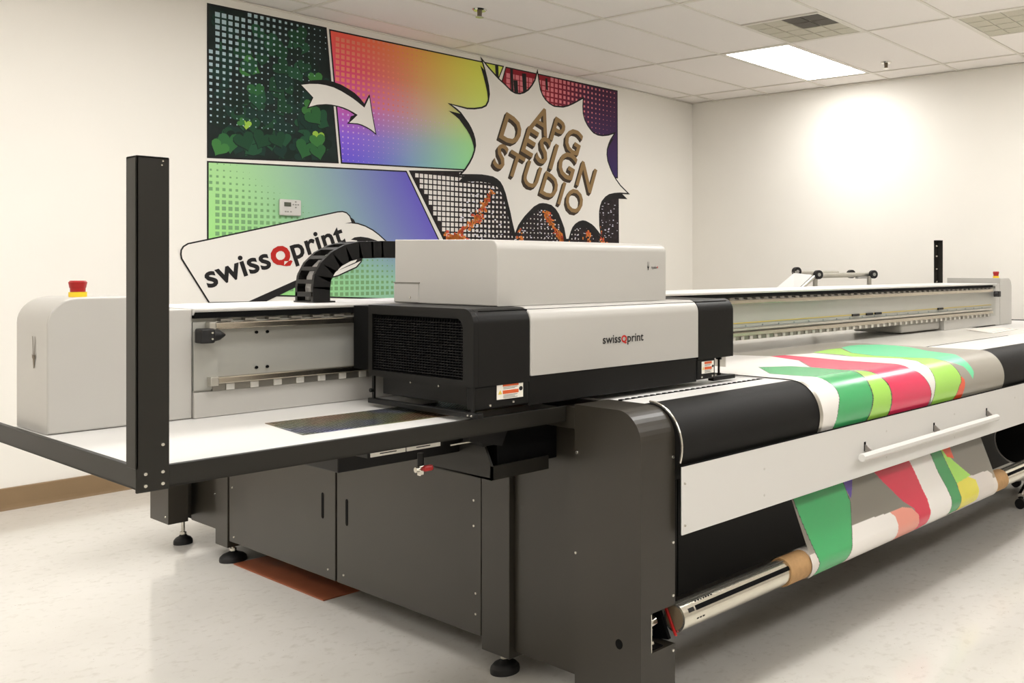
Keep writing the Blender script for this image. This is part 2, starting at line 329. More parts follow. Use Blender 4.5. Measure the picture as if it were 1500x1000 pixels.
FTOP=[('green',[(2.872,-0.349),(2.975,-0.271),(2.984,-0.144),(2.984,-0.033),(2.971,0.043),(2.967,0.074),(2.958,0.104),(2.951,0.148),(2.936,0.181),(2.917,0.199),(2.885,0.215),(2.685,0.216),(2.7,0.192),(2.717,0.162),(2.741,0.124),(2.746,0.103),(2.745,0.086),(2.739,0.048),(2.707,0.005),(2.721,-0.07),(2.717,-0.176)]),('lime',[(2.984,0.001),(3.051,0.043),(3.072,0.087),(3.081,0.11),(3.083,0.134),(3.08,0.159),(3.074,0.186),(3.061,0.206),(3.031,0.215),(2.885,0.215),(2.917,0.199),(2.936,0.181),(2.951,0.148),(2.958,0.104),(2.967,0.074),(2.971,0.043)]),('pink',[(3.254,-0.584),(3.336,-0.563),(3.328,-0.456),(3.29,-0.229),(3.297,0.007),(3.316,0.059),(3.346,0.086),(3.366,0.116),(3.382,0.149),(3.391,0.181),(3.379,0.198),(3.353,0.211),(3.031,0.215),(3.061,0.206),(3.074,0.186),(3.08,0.159),(3.083,0.134),(3.081,0.11),(3.072,0.087),(3.051,0.043),(2.984,-0.033),(2.984,-0.144),(2.991,-0.192),(3.177,-0.379),(3.206,-0.547)]),('lime',[(3.513,-0.545),(3.687,-0.579),(3.786,-0.569),(3.605,-0.391),(3.548,-0.239),(3.56,-0.078),(3.602,0.025),(3.631,0.057),(3.648,0.078),(3.658,0.11),(3.665,0.137),(3.657,0.161),(3.636,0.178),(3.62,0.189),(3.583,0.208),(3.392,0.21),(3.404,0.193),(3.415,0.175),(3.43,0.146),(3.44,0.115),(3.447,0.077),(3.44,0.041),(3.499,-0.089),(3.451,-0.294),(3.496,-0.381)]),('mint',[(3.816,-0.583),(3.934,-0.61),(4.002,-0.597),(4.074,-0.521),(4.069,-0.432),(4.029,-0.337),(3.897,-0.166),(3.829,-0.018),(3.79,0.039),(3.788,0.071),(3.791,0.099),(3.795,0.123),(3.788,0.14),(3.767,0.159),(3.745,0.123),(3.728,0.098),(3.665,0.068),(3.604,0.034),(3.56,-0.078),(3.548,-0.239),(3.605,-0.391)]),('orange',[(3.665,0.137),(3.687,0.151),(3.691,0.168),(3.682,0.187),(3.669,0.204),(3.583,0.208),(3.62,0.189),(3.636,0.178),(3.657,0.161)]),('orange',[(2.908,-0.481),(2.868,-0.355),(2.755,-0.357)]),('white',[(3.195,-0.779),(3.254,-0.584),(3.177,-0.379),(2.991,-0.192),(2.975,-0.271),(2.872,-0.349),(2.717,-0.176),(2.721,-0.07),(2.739,0.048),(2.745,0.086),(2.741,0.124),(2.717,0.162),(2.685,0.216),(2.579,0.219),(2.602,0.192),(2.632,0.158),(2.639,0.119),(2.631,0.079),(2.631,0.023),(2.613,-0.098),(2.622,-0.301)]),('white',[(3.336,-0.563),(3.487,-0.516),(3.451,-0.294),(3.499,-0.089),(3.44,0.041),(3.447,0.077),(3.44,0.115),(3.43,0.146),(3.415,0.175),(3.395,0.198),(3.391,0.181),(3.382,0.149),(3.366,0.116),(3.346,0.086),(3.316,0.059),(3.297,0.007),(3.29,-0.229),(3.328,-0.456)])]
FLOW=[('green',[(2.535,0.024),(2.841,0.021),(2.844,0.057),(2.846,0.105),(2.811,0.173),(2.765,0.236),(2.738,0.256),(2.698,0.269),(2.539,0.27),(2.57,0.234),(2.558,0.197),(2.544,0.115)]),('purple',[(2.841,0.021),(2.906,0.023),(2.88,0.064),(2.853,0.094),(2.844,0.057)]),('red',[(3.038,0.017),(3.313,0.015),(3.329,0.079),(3.34,0.151),(3.35,0.191),(3.343,0.228),(3.322,0.25),(3.23,0.26),(3.246,0.238),(3.232,0.205),(3.176,0.168),(3.092,0.082)]),('salmon',[(3.064,0.186),(3.163,0.187),(3.219,0.201),(3.249,0.223),(3.241,0.248),(3.221,0.262),(3.071,0.262),(3.088,0.229),(3.091,0.209)]),('white',[(2.808,0.18),(2.896,0.178),(3.064,0.186),(3.091,0.209),(3.088,0.229),(3.071,0.262),(2.698,0.269),(2.738,0.256),(2.765,0.236)]),('white',[(3.313,0.015),(3.49,0.011),(3.5,0.109),(3.523,0.178),(3.53,0.219),(3.506,0.25),(3.31,0.255),(3.343,0.228),(3.35,0.191),(3.34,0.151),(3.329,0.079)]),('dark',[(3.49,0.011),(3.582,0.016),(3.601,0.111),(3.617,0.179),(3.614,0.227),(3.584,0.253),(3.5,0.254),(3.53,0.219),(3.523,0.178),(3.5,0.109)]),('lime',[(3.582,0.016),(3.655,0.087),(3.787,0.194),(3.63,0.185),(3.617,0.179),(3.601,0.111)]),('orange',[(3.589,0.015),(3.672,0.015),(3.668,0.048),(3.668,0.081),(3.618,0.066)]),('yellow',[(3.617,0.179),(3.732,0.171),(3.787,0.194),(3.786,0.223),(3.758,0.247),(3.584,0.253),(3.614,0.227)]),('milk',[(3.787,0.194),(3.732,0.171),(3.918,0.176),(3.95,0.197),(3.923,0.24),(3.758,0.247),(3.786,0.223)])]
# ---------------------------------------------------------------- the printed mural on the back wall
MUX = 4.6
wm = RM @ Vector((MUX, RY1-.0005, .95))
MU = thing('wall_mural', 'large comic style mural of colour panels with arrow, burst and lettering on the back wall', 'mural', wm, rz=RA)
def q3(u, z, off): return Vector((u-MUX, -off, z-.95))
def mobj(name, bm, m, par=MU, label=None):
    me = bpy.data.meshes.new(name); bmesh.ops.recalc_face_normals(bm, faces=bm.faces)
    for f in bm.faces:
        if f.normal.y > 0: f.normal_flip()
    bm.to_mesh(me); bm.free()
    for x in (m if isinstance(m, (list, tuple)) else [m]): me.materials.append(x)
    o = bpy.data.objects.new(name, me); COL.objects.link(o); o.parent = par
    if label: o['label'] = label
    return o
def offset_poly(P, d):
    n = len(P); A = sum(P[i][0]*P[(i+1) % n][1]-P[(i+1) % n][0]*P[i][1] for i in range(n)); s = 1 if A > 0 else -1
    out = []
    for i in range(n):
        p0, p, p1 = Vector(P[i-1]), Vector(P[i]), Vector(P[(i+1) % n])
        a = (p-p0).normalized(); b = (p1-p).normalized()
        na = Vector((a.y, -a.x))*s; nb = Vector((b.y, -b.x))*s; m = na+nb
        if m.length < 1e-3: out.append((p.x+na.x*d, p.y+na.y*d)); continue
        m.normalize(); k = min(d/max(m.dot(na), .25), d*3.2)
        out.append((p.x+m.x*k, p.y+m.y*k))
    return out
def flat(name, P, off, m, label=None):
    b = NB(); tess(b, [q3(u, z, off) for u, z in P]); return mobj(name, b, m, label=label)
def inside(P, x, y):
    c = False; n = len(P)
    for i in range(n):
        (x0, y0), (x1, y1) = P[i], P[(i+1) % n]
        if (y0 > y) != (y1 > y) and x < (x1-x0)*(y-y0)/(y1-y0)+x0: c = not c
    return c
def grad(name, x0, x1, left, right, kz=0.0):
    """two vertical colour ramps blended along the wall; ramps: list of (height, rgb)"""
    m = bpy.data.materials.new(name); m.use_nodes = True; nt = m.node_tree; b = nt.nodes['Principled BSDF']
    b.inputs['Roughness'].default_value = .7; b.inputs['Specular IOR Level'].default_value = .3
    tc = nt.nodes.new('ShaderNodeTexCoord'); sp = nt.nodes.new('ShaderNodeSeparateXYZ'); nt.links.new(tc.outputs['Object'], sp.inputs[0])
    mz = nt.nodes.new('ShaderNodeMapRange'); mz.inputs[1].default_value = 0; mz.inputs[2].default_value = 1.95; nt.links.new(sp.outputs[2], mz.inputs[0])
    def rp(L):
        r = nt.nodes.new('ShaderNodeValToRGB'); e = r.color_ramp.elements
        L = sorted(((z-.95)/1.95, c) for z, c in L)
        e[0].position = L[0][0]; e[0].color = (*lin(L[0][1]), 1); e[1].position = L[-1][0]; e[1].color = (*lin(L[-1][1]), 1)
        for z, c in L[1:-1]: k = e.new(z); k.color = (*lin(c), 1)
        nt.links.new(mz.outputs[0], r.inputs[0]); return r.outputs[0]
    ml = nt.nodes.new('ShaderNodeMath'); ml.operation = 'MULTIPLY_ADD'; ml.inputs[1].default_value = kz
    nt.links.new(sp.outputs[2], ml.inputs[0]); nt.links.new(sp.outputs[0], ml.inputs[2])
    mx = nt.nodes.new('ShaderNodeMapRange'); mx.interpolation_type = 'SMOOTHSTEP'
    mx.inputs[1].default_value = x0-MUX; mx.inputs[2].default_value = x1-MUX; nt.links.new(ml.outputs[0], mx.inputs[0])
    x = nt.nodes.new('ShaderNodeMix'); x.data_type = 'RGBA'
    nt.links.new(mx.outputs[0], x.inputs[0]); nt.links.new(rp(left), x.inputs[6]); nt.links.new(rp(right), x.inputs[7])
    nt.links.new(x.outputs[2], b.inputs['Base Color']); return m
def halftone(name, P, off, m, du, dz, size, u0=None, z0=None):
    b = NB(); us = [p[0] for p in P]; zs = [p[1] for p in P]
    u = (u0 if u0 is not None else min(us)) + du*.3
    while u < max(us):
        z = (z0 if z0 is not None else max(zs)) - dz*.5
        while z > min(zs):
            s = size(u, z)
            if s > .002 and all(inside(P, u+a*s/2, z+c*s/2) for a in (-1, 1) for c in (-1, 1)):
                mi = 0
                vs = [b.verts.new(q3(u+a*s/2, z+c*s/2, off)) for a, c in ((-1, -1), (1, -1), (1, 1), (-1, 1))]
                b.faces.new(vs)
            z -= dz
        u += du
    if not b.faces: return
    o = mobj(name, b, m); o['kind'] = 'stuff'; return o
def cl(v): return max(0, min(1, v))
def pmat(name, c): return mat(name, c, .7, spec=.3)
# black outlines behind every panel
for key in ('leaf', 'rain', 'red', 'green', 'city'):
    flat('panel_outline', offset_poly(MUR[key], .010), .0008, M_ink)
M_leafbg = mat('print_foliage_ground', (24, 36, 33), .7, spec=.3, noise=.5, nscale=7)
flat('foliage_panel', MUR['leaf'], .0014, M_leafbg, 'print of dark green leaves')
M_rain = grad('print_rainbow', 3.72, 5.15, [(2.82, (248, 100, 84)), (2.6, (232, 76, 112)), (2.35, (212, 98, 186)), (2.15, (142, 100, 226)), (1.95, (104, 90, 222))],
              [(2.75, (222, 236, 96)), (2.45, (206, 234, 116)), (2.2, (168, 240, 138)), (1.95, (156, 242, 150))])
flat('rainbow_panel', MUR['rain'], .0014, M_rain, 'print fading from coral and violet to lime')
M_redp2 = grad('print_dark_red', 5.5, 6.15, [(2.8, (150, 30, 44)), (2.2, (110, 26, 40))], [(2.8, (70, 34, 62)), (2.1, (56, 40, 92))])
flat('dark_red_panel', MUR['red'], .0014, M_redp2, 'print fading from dark red to dark purple')
M_grn = grad('print_green_violet', 2.95, 4.85, [(1.85, (172, 222, 150)), (1.1, (158, 228, 128))], [(1.85, (100, 72, 206)), (1.4, (112, 96, 205)), (1.15, (150, 190, 190))], kz=.25)
flat('green_panel', MUR['green'], .0014, M_grn, 'print fading from green to violet')
M_city = mat('print_city_ground', (38, 30, 32), .7, spec=.3, noise=.6, nscale=24)
flat('city_panel', MUR['city'], .0014, M_city, 'print of city lights at night')
# leaves
LG = [pmat('leaf_a', (28, 68, 44)), pmat('leaf_b', (44, 98, 54)), pmat('leaf_c', (62, 120, 60)), pmat('leaf_d', (150, 190, 70)), pmat('leaf_e', (24, 52, 44)), pmat('leaf_f', (34, 80, 54)), pmat('leaf_dark', (18, 36, 28))]
def heart(u, z, s, ang):
    pts = []
    for i in range(20):
        t = 2*pi*i/20
        x = 16*sin(t)**3/17; y = (13*cos(t)-5*cos(2*t)-2*cos(3*t)-cos(4*t))/17
        pts.append((u+s*(x*cos(ang)-y*sin(ang)), z+s*(x*sin(ang)+y*cos(ang))))
    return pts
b = NB(); rr = random.Random(4)
LV = [(3.55, 2.50, .055, 2, .2), (3.61, 2.43, .06, 2, .9), (3.665, 2.45, .05, 1, -.5), (3.12, 2.50, .075, 2, 1.2), (3.12, 2.505, .06, 5, .4), (3.50, 2.30, .055, 2, 1.2), (3.54, 2.25, .07, 1, .7),
      (3.57, 2.12, .045, 3, 0), (3.565, 2.09, .06, 2, .3), (3.68, 2.13, .025, 3, .5), (3.10, 2.14, .035, 3, 0), (3.07, 2.15, .03, 2, 1.), (3.16, 2.36, .06, 1, .2), (3.17, 2.30, .06, 5, .1),
      (3.0, 2.02, .075, 1, .1), (2.94, 1.98, .06, 2, -.4), (3.09, 2.04, .07, 0, .3), (3.2, 2.06, .07, 0, -.4), (3.3, 2.07, .06, 0, .5), (3.38, 2.0, .08, 0, .2), (3.48, 2.03, .075, 1, -.3), (3.57, 2.02, .06, 1, .3), (3.22, 2.20, .06, 4, 0), (3.62, 2.0, .055, 5, -.6), (3.66, 2.04, .05, 0, .1)]
k = 0
cand = []
for i in range(150):
    zz = 1.98+.84*rr.random()**1.5
    cand.append((2.93+.74*rr.random(), zz, .035+.04*rr.random(), rr.choice([0, 4, 4, 6, 6, 5]), rr.uniform(-1.2, 1.2)))
for (u, z, s, mi, an) in cand+LV:
    P = heart(u, z, s, an+rr.uniform(-.1, .1))
    if not all(inside(MUR['leaf'], *p) for p in P): continue
    k += 1; off = .0016+k*.000008
    tess(b, [q3(p[0]-.004, p[1]-.006, off) for p in P], 6)
    tess(b, [q3(*p, off+.000003) for p in P], mi)
    a = an; tip = (u+s*1.0*sin(a)*1.0, z-s*1.0*cos(a)); top_ = (u-s*.25*sin(a), z+s*.25*cos(a))
o = mobj('printed_leaves', b, LG); o['kind'] = 'stuff'
halftone('halftone_squares', MUR['leaf'], .0032, pmat('dot_pale_blue', (172, 196, 204)), .0385, .0385,
         lambda u, z: max(.032*cl(1-.8*(u-2.87)/.75-.72*(2.84-z)/.75), .0065) if (u-2.87)/.75+.4*(2.84-z)/.75 < 1.08 and z > 2.1 else 0)
halftone('halftone_squares', MUR['rain'], .0022, pmat('dot_coral', (240, 138, 112)), .0385, .0385,
         lambda u, z: .029*cl(1.0-.95*(u-3.67)/.85-.1*(2.83-z)/.45) if z > 2.36+.0*(u-3.7) else 0)
halftone('halftone_squares', MUR['rain'], .0022, pmat('dot_lilac', (212, 172, 226)), .0385, .0385,
         lambda u, z: .016*cl(1.0-.6*(2.36-z)/.4-.8*(u-3.7)/1.0) if z <= 2.36 else 0)
halftone('halftone_squares', MUR['green'], .0022, pmat('dot_green', (122, 168, 116)), .0385, .0385,
         lambda u, z: .024*cl((3.02+1.93*(1.87-z)-u)/.6+.2))
halftone('halftone_squares', MUR['red'], .0022, pmat('dot_pink', (222, 128, 136)), .047, .043,
         lambda u, z: .037*cl(1.15-.95*(u-5.25)/1.15-.5*(2.72-z)/.7) if z > 2.22 else 0)
halftone('halftone_squares', MUR['city'], .0026, pmat('dot_white', (232, 226, 222)), .0385, .0385,
         lambda u, z: .029*cl(1.25-.75*(u-4.27)/.95) if u < 5.45 else (.011 if u < 5.95 else 0))
# scattered city lights
b = NB(); rr = random.Random(9)
def lightq(u, z, s, t, mi):
    P = [(u-s, z-t), (u+s, z-t), (u+s, z+t), (u-s, z+t)]
    if all(inside(MUR['city'], *p) for p in P): b.faces.new([b.verts.new(q3(*p, .0030)) for p in P]).material_index = mi
for i in range(420): lightq(rr.uniform(4.7, 6.43), rr.uniform(1.3, 1.95), rr.uniform(.003, .011), rr.uniform(.002, .005), 0)
for (u0, z0, u1, z1, n) in ((5.0, 1.85, 4.85, 1.62, 60), (4.9, 1.65, 4.6, 1.45, 90), (5.2, 1.75, 5.35, 1.3, 70), (5.55, 1.72, 5.8, 1.4, 120), (5.7, 1.55, 5.85, 1.4, 60), (6.2, 1.6, 6.3, 1.35, 40), (6.05, 1.55, 6.1, 1.35, 60), (4.5, 1.5, 4.8, 1.46, 50)):
    for i in range(n):
        t = rr.random(); lightq(u0+(u1-u0)*t+rr.gauss(0, .016), z0+(z1-z0)*t+rr.gauss(0, .016), rr.uniform(.004, .014), rr.uniform(.004, .012), rr.choice([1, 1, 2]))
o = mobj('printed_city_lights', b, [pmat('city_white', (216, 212, 226)), pmat('city_orange', (226, 134, 60)), pmat('city_red', (214, 84, 56))]); o['kind'] = 'stuff'
# white gap stubs and black ink splashes at the top of the burst
for P in ([(5.05, 2.74), (5.12, 2.86), (5.15, 2.86), (5.10, 2.70)],): pass
for (u, z, h, wd) in ((5.05, 2.85, .22, .016), (5.20, 2.845, .24, .014), (5.33, 2.83, .30, .022), (5.57, 2.83, .10, .012), (5.24, 2.76, .20, .022), (5.14, 2.70, .12, .014)):
    b = NB(); tess(b, [q3(u-wd, z, .0034), q3(u+wd, z+.004, .0034), q3(u+wd*1.6, z-h, .0034), q3(u, z-h*.9, .0034)]); mobj('ink_splash', b, M_ink)
# burst
BU = MUR['burst']
flat('burst_shadow', [(u-.012, z-.052) for u, z in offset_poly(BU, .006)], .0038, M_ink)
flat('burst_outline', offset_poly(BU, .013), .0044, M_ink)
flat('burst', BU, .0050, M_wprint, 'white pointed speech burst')
# arrow
flat('arrow_shadow', MUR['arrowsh'], .0038, M_ink); flat('arrow_shadow', MUR['arrowsh2'], .0038, M_ink)
flat('arrow_outline', offset_poly(MUR['arrow'], .007), .0042, M_ink)
flat('arrow', MUR['arrow'], .0048, M_wprint, 'white curved arrow')
# banner with a folded corner
flat('banner_outline', offset_poly(MUR['banner'], .009), .0038, M_ink)
flat('banner', MUR['banner'], .0044, M_wprint, 'white tilted banner with black outline')
flat('banner_stroke', MUR['bstroke'], .0050, M_ink)
flat('banner_stroke', MUR['bhand'], .0050, M_ink); flat('banner_stroke', MUR['bcurl'], .0050, M_ink)
flat('banner_gap', MUR['bwin'], .0056, M_wprint)
# lettering
def mtext(name, runs, p0, p1, off, mats, bold=.02, spacing=1.0, gap=.06, up=1.0, dx=0, dz=0):
    W = text_width(runs, bold, spacing, gap); d = Vector((p1[0]-p0[0], 0, p1[1]-p0[1])); s = d.length/W
    ex = d.normalized(); ez = Vector((-ex.z, 0, ex.x))
    M = Matrix(((ex.x*s, ez.x*s*up, 0, p0[0]-MUX+dx), (0, 0, -1, -off), (ex.z*s, ez.z*s*up, 0, p0[1]-.95+dz), (0, 0, 0, 1)))
    b = NB(); text_bm(b, runs, M, bold, 0, spacing, gap); return mobj(name, b, mats)
mtext('lettering', [('swiss', 0, 1), ('Q', 1, .77), ('print', 0, 1)], (2.872, 1.128), (3.765, 1.424), .0060, [M_ink, M_redp], bold=.022, gap=.05, spacing=1.02)
UP = {'APG': 1.04, 'DESIGN': 1.08, 'STUDIO': 1.08}
M_gold = pmat('print_bronze', (146, 118, 78)); M_goldd = pmat('print_bronze_shade', (62, 50, 38))
for s, p0, p1 in (('APG', (5.385, 2.412), (5.93, 2.212)), ('DESIGN', (5.07, 2.285), (6.09, 1.905)), ('STUDIO', (5.005, 2.062), (5.95, 1.700))):
    for n in range(4): mtext('lettering_shade', [(s, 0, 1)], p0, p1, .0056+n*.00004, M_goldd, bold=.015, spacing=1.12, up=UP[s], dx=-.006*(n+1), dz=-.006*(n+1))
    mtext('lettering', [(s, 0, 1)], p0, p1, .0062, M_gold, bold=.015, spacing=1.12, up=UP[s])

# thermostat over the mural
th = thing('thermostat', 'small white wall thermostat with a dark display on the mural', 'thermostat', RM @ Vector((3.37, RY1-.02, 1.585)), rz=RA)
def tho(name, b, m): 
    me = bpy.data.meshes.new(name); b.to_mesh(me); b.free(); me.materials.append(m); o = bpy.data.objects.new(name, me); COL.objects.link(o); o.parent = th; return o
b = NB(); box(b, -.070, .070, -.008, .012, 0, .104, .008, 3); tho('housing', b, M_white)
b = NB(); box(b, -.044, .0, -.011, -.006, .058, .085, .001); tho('display', b, mat('lcd', (74, 78, 66), .3))
M_btn = mat('grey_button', (150, 148, 142), .5)
for x, z in ((.032, .072), (.032, .090), (.032, .054), (.016, .072), (.048, .072), (-.035, .025), (-.020, .025), (.0, .025)):
    b = NB(); box(b, x-.005, x+.005, -.011, -.006, z-.004, z+.004, .001, 1); tho('button', b, M_btn)
# ---------------------------------------------------------------- the flatbed printer
PR = thing('flatbed_printer', 'long white and anthracite flatbed printer filling the room, with side tray and roller front', 'printer', (3.7, 2.6, 0))
_screw = {}
def screws(parent, pts, direction, r=.006):
    """round head screws; direction is the outward axis"""
    for p in pts:
        key = (direction, round(r, 4)); p = Vector(p)
        d = {'-x': Vector((-1, 0, 0)), '-y': Vector((0, -1, 0)), '+z': Vector((0, 0, 1))}[direction]
        if key not in _screw:
            b = NB(); cyl(b, p-d*.002, p+d*.003, r, r*.75, 12)
            o = obj('screw', b, M_screw, parent, smooth=True, loc=p); _screw[key] = o
        else: dup(_screw[key], parent, p)
def L(name, bm, m, parent=PR, **k): return obj(name, bm, m, parent, **k)

# --- side tray on the left: white top, folded dark rim, corner post
def tray(x0, x1, y0, y1):
    b = NB(); box(b, x0+.012, x1, y0+.012, y1-.01, .838, .857)
    return L('tray_top', b, M_tray)
tl = tray(.735, 1.80, 2.08, 2.935)
b = NB(); box(b, .735, 1.795, 2.08, 2.092, .819, .863, .002); box(b, .735, 1.795, 2.08, 2.115, .819, .822); L('tray_rim', b, M_rim)
b = NB(); box(b, .735, .747, 2.0925, 3.2, .819, .863, .002); box(b, .735, .77, 2.0925, 3.2, .819, .822); L('tray_rim', b, M_rim)
b = NB(); box(b, .90, 1.795, 3.0505, 3.0625, .819, .863, .002); L('tray_rim', b, M_rim)
b = NB(); box(b, .748, 1.795, 2.0925, 2.0975, .8575, .8615); L('edge_strip', b, M_alu)
def post(x, y, sx, sy):
    b = NB()
    box(b, min(x, x+sx*.058), max(x, x+sx*.058), min(y, y+sy*.005), max(y, y+sy*.005), .8165, 1.466, .0015, 1)
    box(b, min(x, x+sx*.005), max(x, x+sx*.005), min(y, y+sy*.050), max(y, y+sy*.050), .862, 1.466, .0015, 1)
    box(b, min(x, x+sx*.058), max(x, x+sx*.058), min(y, y+sy*.050), max(y, y+sy*.050), 1.461, 1.466, .0015, 1)
    return L('corner_post', b, M_rim)
p = post(.7265, 2.0745, 1, 1)
screws(p, [(.742, 2.0745, .852), (.772, 2.0745, .852), (.742, 2.0745, .829), (.772, 2.0745, .829), (.772, 2.0745, .905)], '-y', .0042)
screws(p, [(.77, 2.0745, 1.45), (.772, 2.0745, 1.458)], '-y', .002)
# right tray and rear corner post
b = NB(); box(b, 5.70, 6.808, 2.092, 3.498, .838, .857); L('tray_top', b, M_tray)
b = NB(); box(b, 5.70, 6.82, 2.08, 2.092, .819, .863, .002); L('tray_rim', b, M_rim)
b = NB(); box(b, 6.808, 6.82, 2.0925, 3.5, .819, .863, .002); box(b, 5.7, 6.808, 3.4985, 3.51, .819, .863, .002); L('tray_rim', b, M_rim)
p = post(6.828, 3.516, -1, -1)
_pp = p
b = NB()
for z in (1.42, 1.34, 1.24, 1.14): cyl(b, (6.7735, 3.49, z), (6.768, 3.49, z), .006, seg=8)
o = L('post_screws', b, M_screw, p); o['kind'] = 'stuff'

# --- vacuum bed, white transfer plate, perforated belt field
b = NB(); box(b, 1.80, 5.695, 2.19, 3.5, .80, .865, .002); L('vacuum_bed', b, M_bed)
b = NB(); box(b, 1.935, 2.62, 2.025, 2.1895, .835, .8645, .001); L('transfer_plate', b, M_panelw)
b = NB(); box(b, 1.80, 1.934, 2.0505, 2.1895, .80, .8595, .001); L('housing_cover', b, M_anth)
b = NB(); box(b, 2.6205, 5.60, 1.895, 2.1895, .835, .868, .002); L('transfer_plate', b, M_panelw)
b = NB(); box(b, 1.935, 2.62, 1.895, 2.004, .835, .868, .003)
L('transfer_plate', b, M_panelw)
b = NB(); box(b, 1.935, 2.62, 2.005, 2.024, .83, .866)
n = 0; x = 1.94
while x < 2.60: box(b, x, x+.012, 2.007, 2.022, .864, .869); x += .026
o = L('toothed_strip', b, M_blackm); o['kind'] = 'stuff'
b = NB(); box(b, 3.9, 5.10, 2.180, 2.189, .8655, .8688); L('bed_seam', b, M_blackm)
# iridescent perforated field beside the carriage
M_perf = mat('perforated_black', (52, 49, 46), .25, metal=.6)
nt = M_perf.node_tree; B = nt.nodes['Principled BSDF']; tc = nt.nodes.new('ShaderNodeTexCoord'); wv = nt.nodes.new('ShaderNodeTexNoise')
wv.inputs['Scale'].default_value = 5; nt.links.new(tc.outputs['Object'], wv.inputs['Vector'])
r = nt.nodes.new('ShaderNodeValToRGB'); e = r.color_ramp.elements
e[0].position = .35; e[0].color = (*lin((104, 110, 150)), 1); e[1].position = .65; e[1].color = (*lin((150, 112, 84)), 1)
k = e.new(.5); k.color = (*lin((128, 132, 96)), 1); nt.links.new(wv.outputs['Fac'], r.inputs[0]); nt.links.new(r.outputs[0], B.inputs['Base Color'])
b = NB(); prism(b, [(1.152, 2.472), (1.125, 2.228), (1.795, 2.205), (1.795, 2.448)], 'z', .8572, .8585)
pf = L('perforated_field', b, M_perf)
b = NB(); x = 1.14
while x < 1.785:
    y = 2.235
    while y < 2.465:
        if y < 2.472 - (x-1.15)*.037-.006 and x > 1.125+(y-2.228)*.11+.006:
            vs = [b.verts.new((x+.0036*cos(a), y+.0036*sin(a), .8589)) for a in (0, pi/3, 2*pi/3, pi, 4*pi/3, 5*pi/3)]; b.faces.new(vs)
        y += .012
    x += .012
o = L('perforations', b, M_blackm, pf); o['kind'] = 'stuff'

# --- left end cover with rounded shoulder, red stop button and antelope emblem
def end_cover(x0, x1, xs, y0, y1, side):
    s = 1 if side == 'L' else -1
    xo, xi = (x0, x1)
    P = [(xo, .8585), (xo, 1.115)] + [(xo+s*(.062-.062*cos(radians(a))), 1.115+.063*sin(radians(a))) for a in range(10, 91, 10)] + [(xs, 1.178), (xs, .8585)]
    b = NB(); prism(b, P, 'y', y0, y1, .004); o = L('end_cover', b, M_cover, smooth=True)
    b = NB(); box(b, min(xs, xi), max(xs, xi), y0+.002, y1, .8585, 1.142, .003); L('inner_cover', b, M_cover)
    return o
ec = end_cover(.762, 1.075, .955, 2.70, 2.925, 'L')
er = end_cover(6.37, 6.10, 6.17, 2.70, 3.10, 'R')
def stop_button(x, y, z, par, s=1.0):
    b = NB(); cyl(b, (x, y, z-.001), (x, y, z+.012*s), .019*s, seg=24); o = obj('button_collar', b, M_yel, par, smooth=True)
    b = NB(); cyl(b, (x, y, z+.0125*s), (x, y, z+.022*s), .016*s, seg=24); cyl(b, (x, y, z+.022*s), (x, y, z+.036*s), .017*s, .0195*s, 24); cyl(b, (x, y, z+.0362*s), (x, y, z+.040*s), .0192*s, .016*s, 24)
    obj('stop_button', b, M_red, par, smooth=True)
stop_button(.853, 2.80, 1.178, ec); stop_button(6.33, 2.80, 1.178, er, 1.15)
def emblem(par, fx, m=None, s=1.0):
    """long horned antelope head: two upright horns, ears, tapering face"""
    b = NB()
    for q in ([(-.0110, .046), (-.0080, .046), (-.0038, .006), (-.001, -.002), (-.0075, -.001)], [(.0110, .046), (.0075, -.001), (.001, -.002), (.0038, .006), (.0080, .046)],
              [(-.0135, .004), (-.005, -.002), (-.007, -.009), (-.012, -.006)], [(.0135, .004), (.012, -.006), (.007, -.009), (.005, -.002)],
              [(-.007, .001), (.007, .001), (.0065, -.013), (.003, -.031), (-.003, -.031), (-.0065, -.013)]):
        tess(b, [fx(u*s, v*s) for u, v in q])
    return obj('emblem', b, m or M_logo, par)
emblem(ec, lambda u, v: (.7606, 2.79-u, 1.040+v), s=1.0)

# --- gantry beam
b = NB(); prism(b, [(2.70, .925), (2.70, 1.108), (2.712, 1.108), (2.712, 1.125), (3.08, 1.125), (3.08, .925)], 'x', 1.076, 6.095)
BM = L('gantry_beam', b, M_beam)
b = NB(); prism(b, [(2.690, 1.139), (2.690, 1.143), (3.10, 1.1435), (3.10, 1.126), (2.70, 1.126)], 'x', 1.076, 6.095); L('beam_top_cover', b, M_panelw, BM)
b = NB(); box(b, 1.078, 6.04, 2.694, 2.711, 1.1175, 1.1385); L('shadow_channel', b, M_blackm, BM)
b = NB(); box(b, 1.112, 6.0, 2.674, 2.6995, 1.088, 1.106, .003); L('guide_rail', b, M_rail, BM)
b = NB(); box(b, 1.118, 6.0, 2.674, 2.6995, .944, .962, .003); L('guide_rail', b, M_rail, BM)
b = NB(); box(b, 1.105, 1.122, 2.672, 2.6995, 1.084, 1.108, .002); L('rail_stop', b, M_alu, BM); b = NB(); box(b, 1.108, 1.128, 2.672, 2.6995, .940, .964, .002); L('rail_stop', b, M_alu, BM)
b = NB(); box(b, 1.12, 5.99, 2.690, 2.6995, .9255, .9435); L('toothed_rack', b, mat('rack_grey', (150, 146, 138), .35, metal=.7), BM)
M_blk = mat('rack_block', (214, 211, 203), .4)
first = None
for k in range(78):
    x = 1.152+k*.0622
    if first is None:
        q = NB(); box(q, x, x+.021, 2.684, 2.6899, .9258, .9425, .001, 1); first = obj('rack_block', q, M_blk, BM, loc=(x, 2.69, .93))
    else: dup(first, BM, (x, 2.69, .93))
b = NB(); x = 1.14
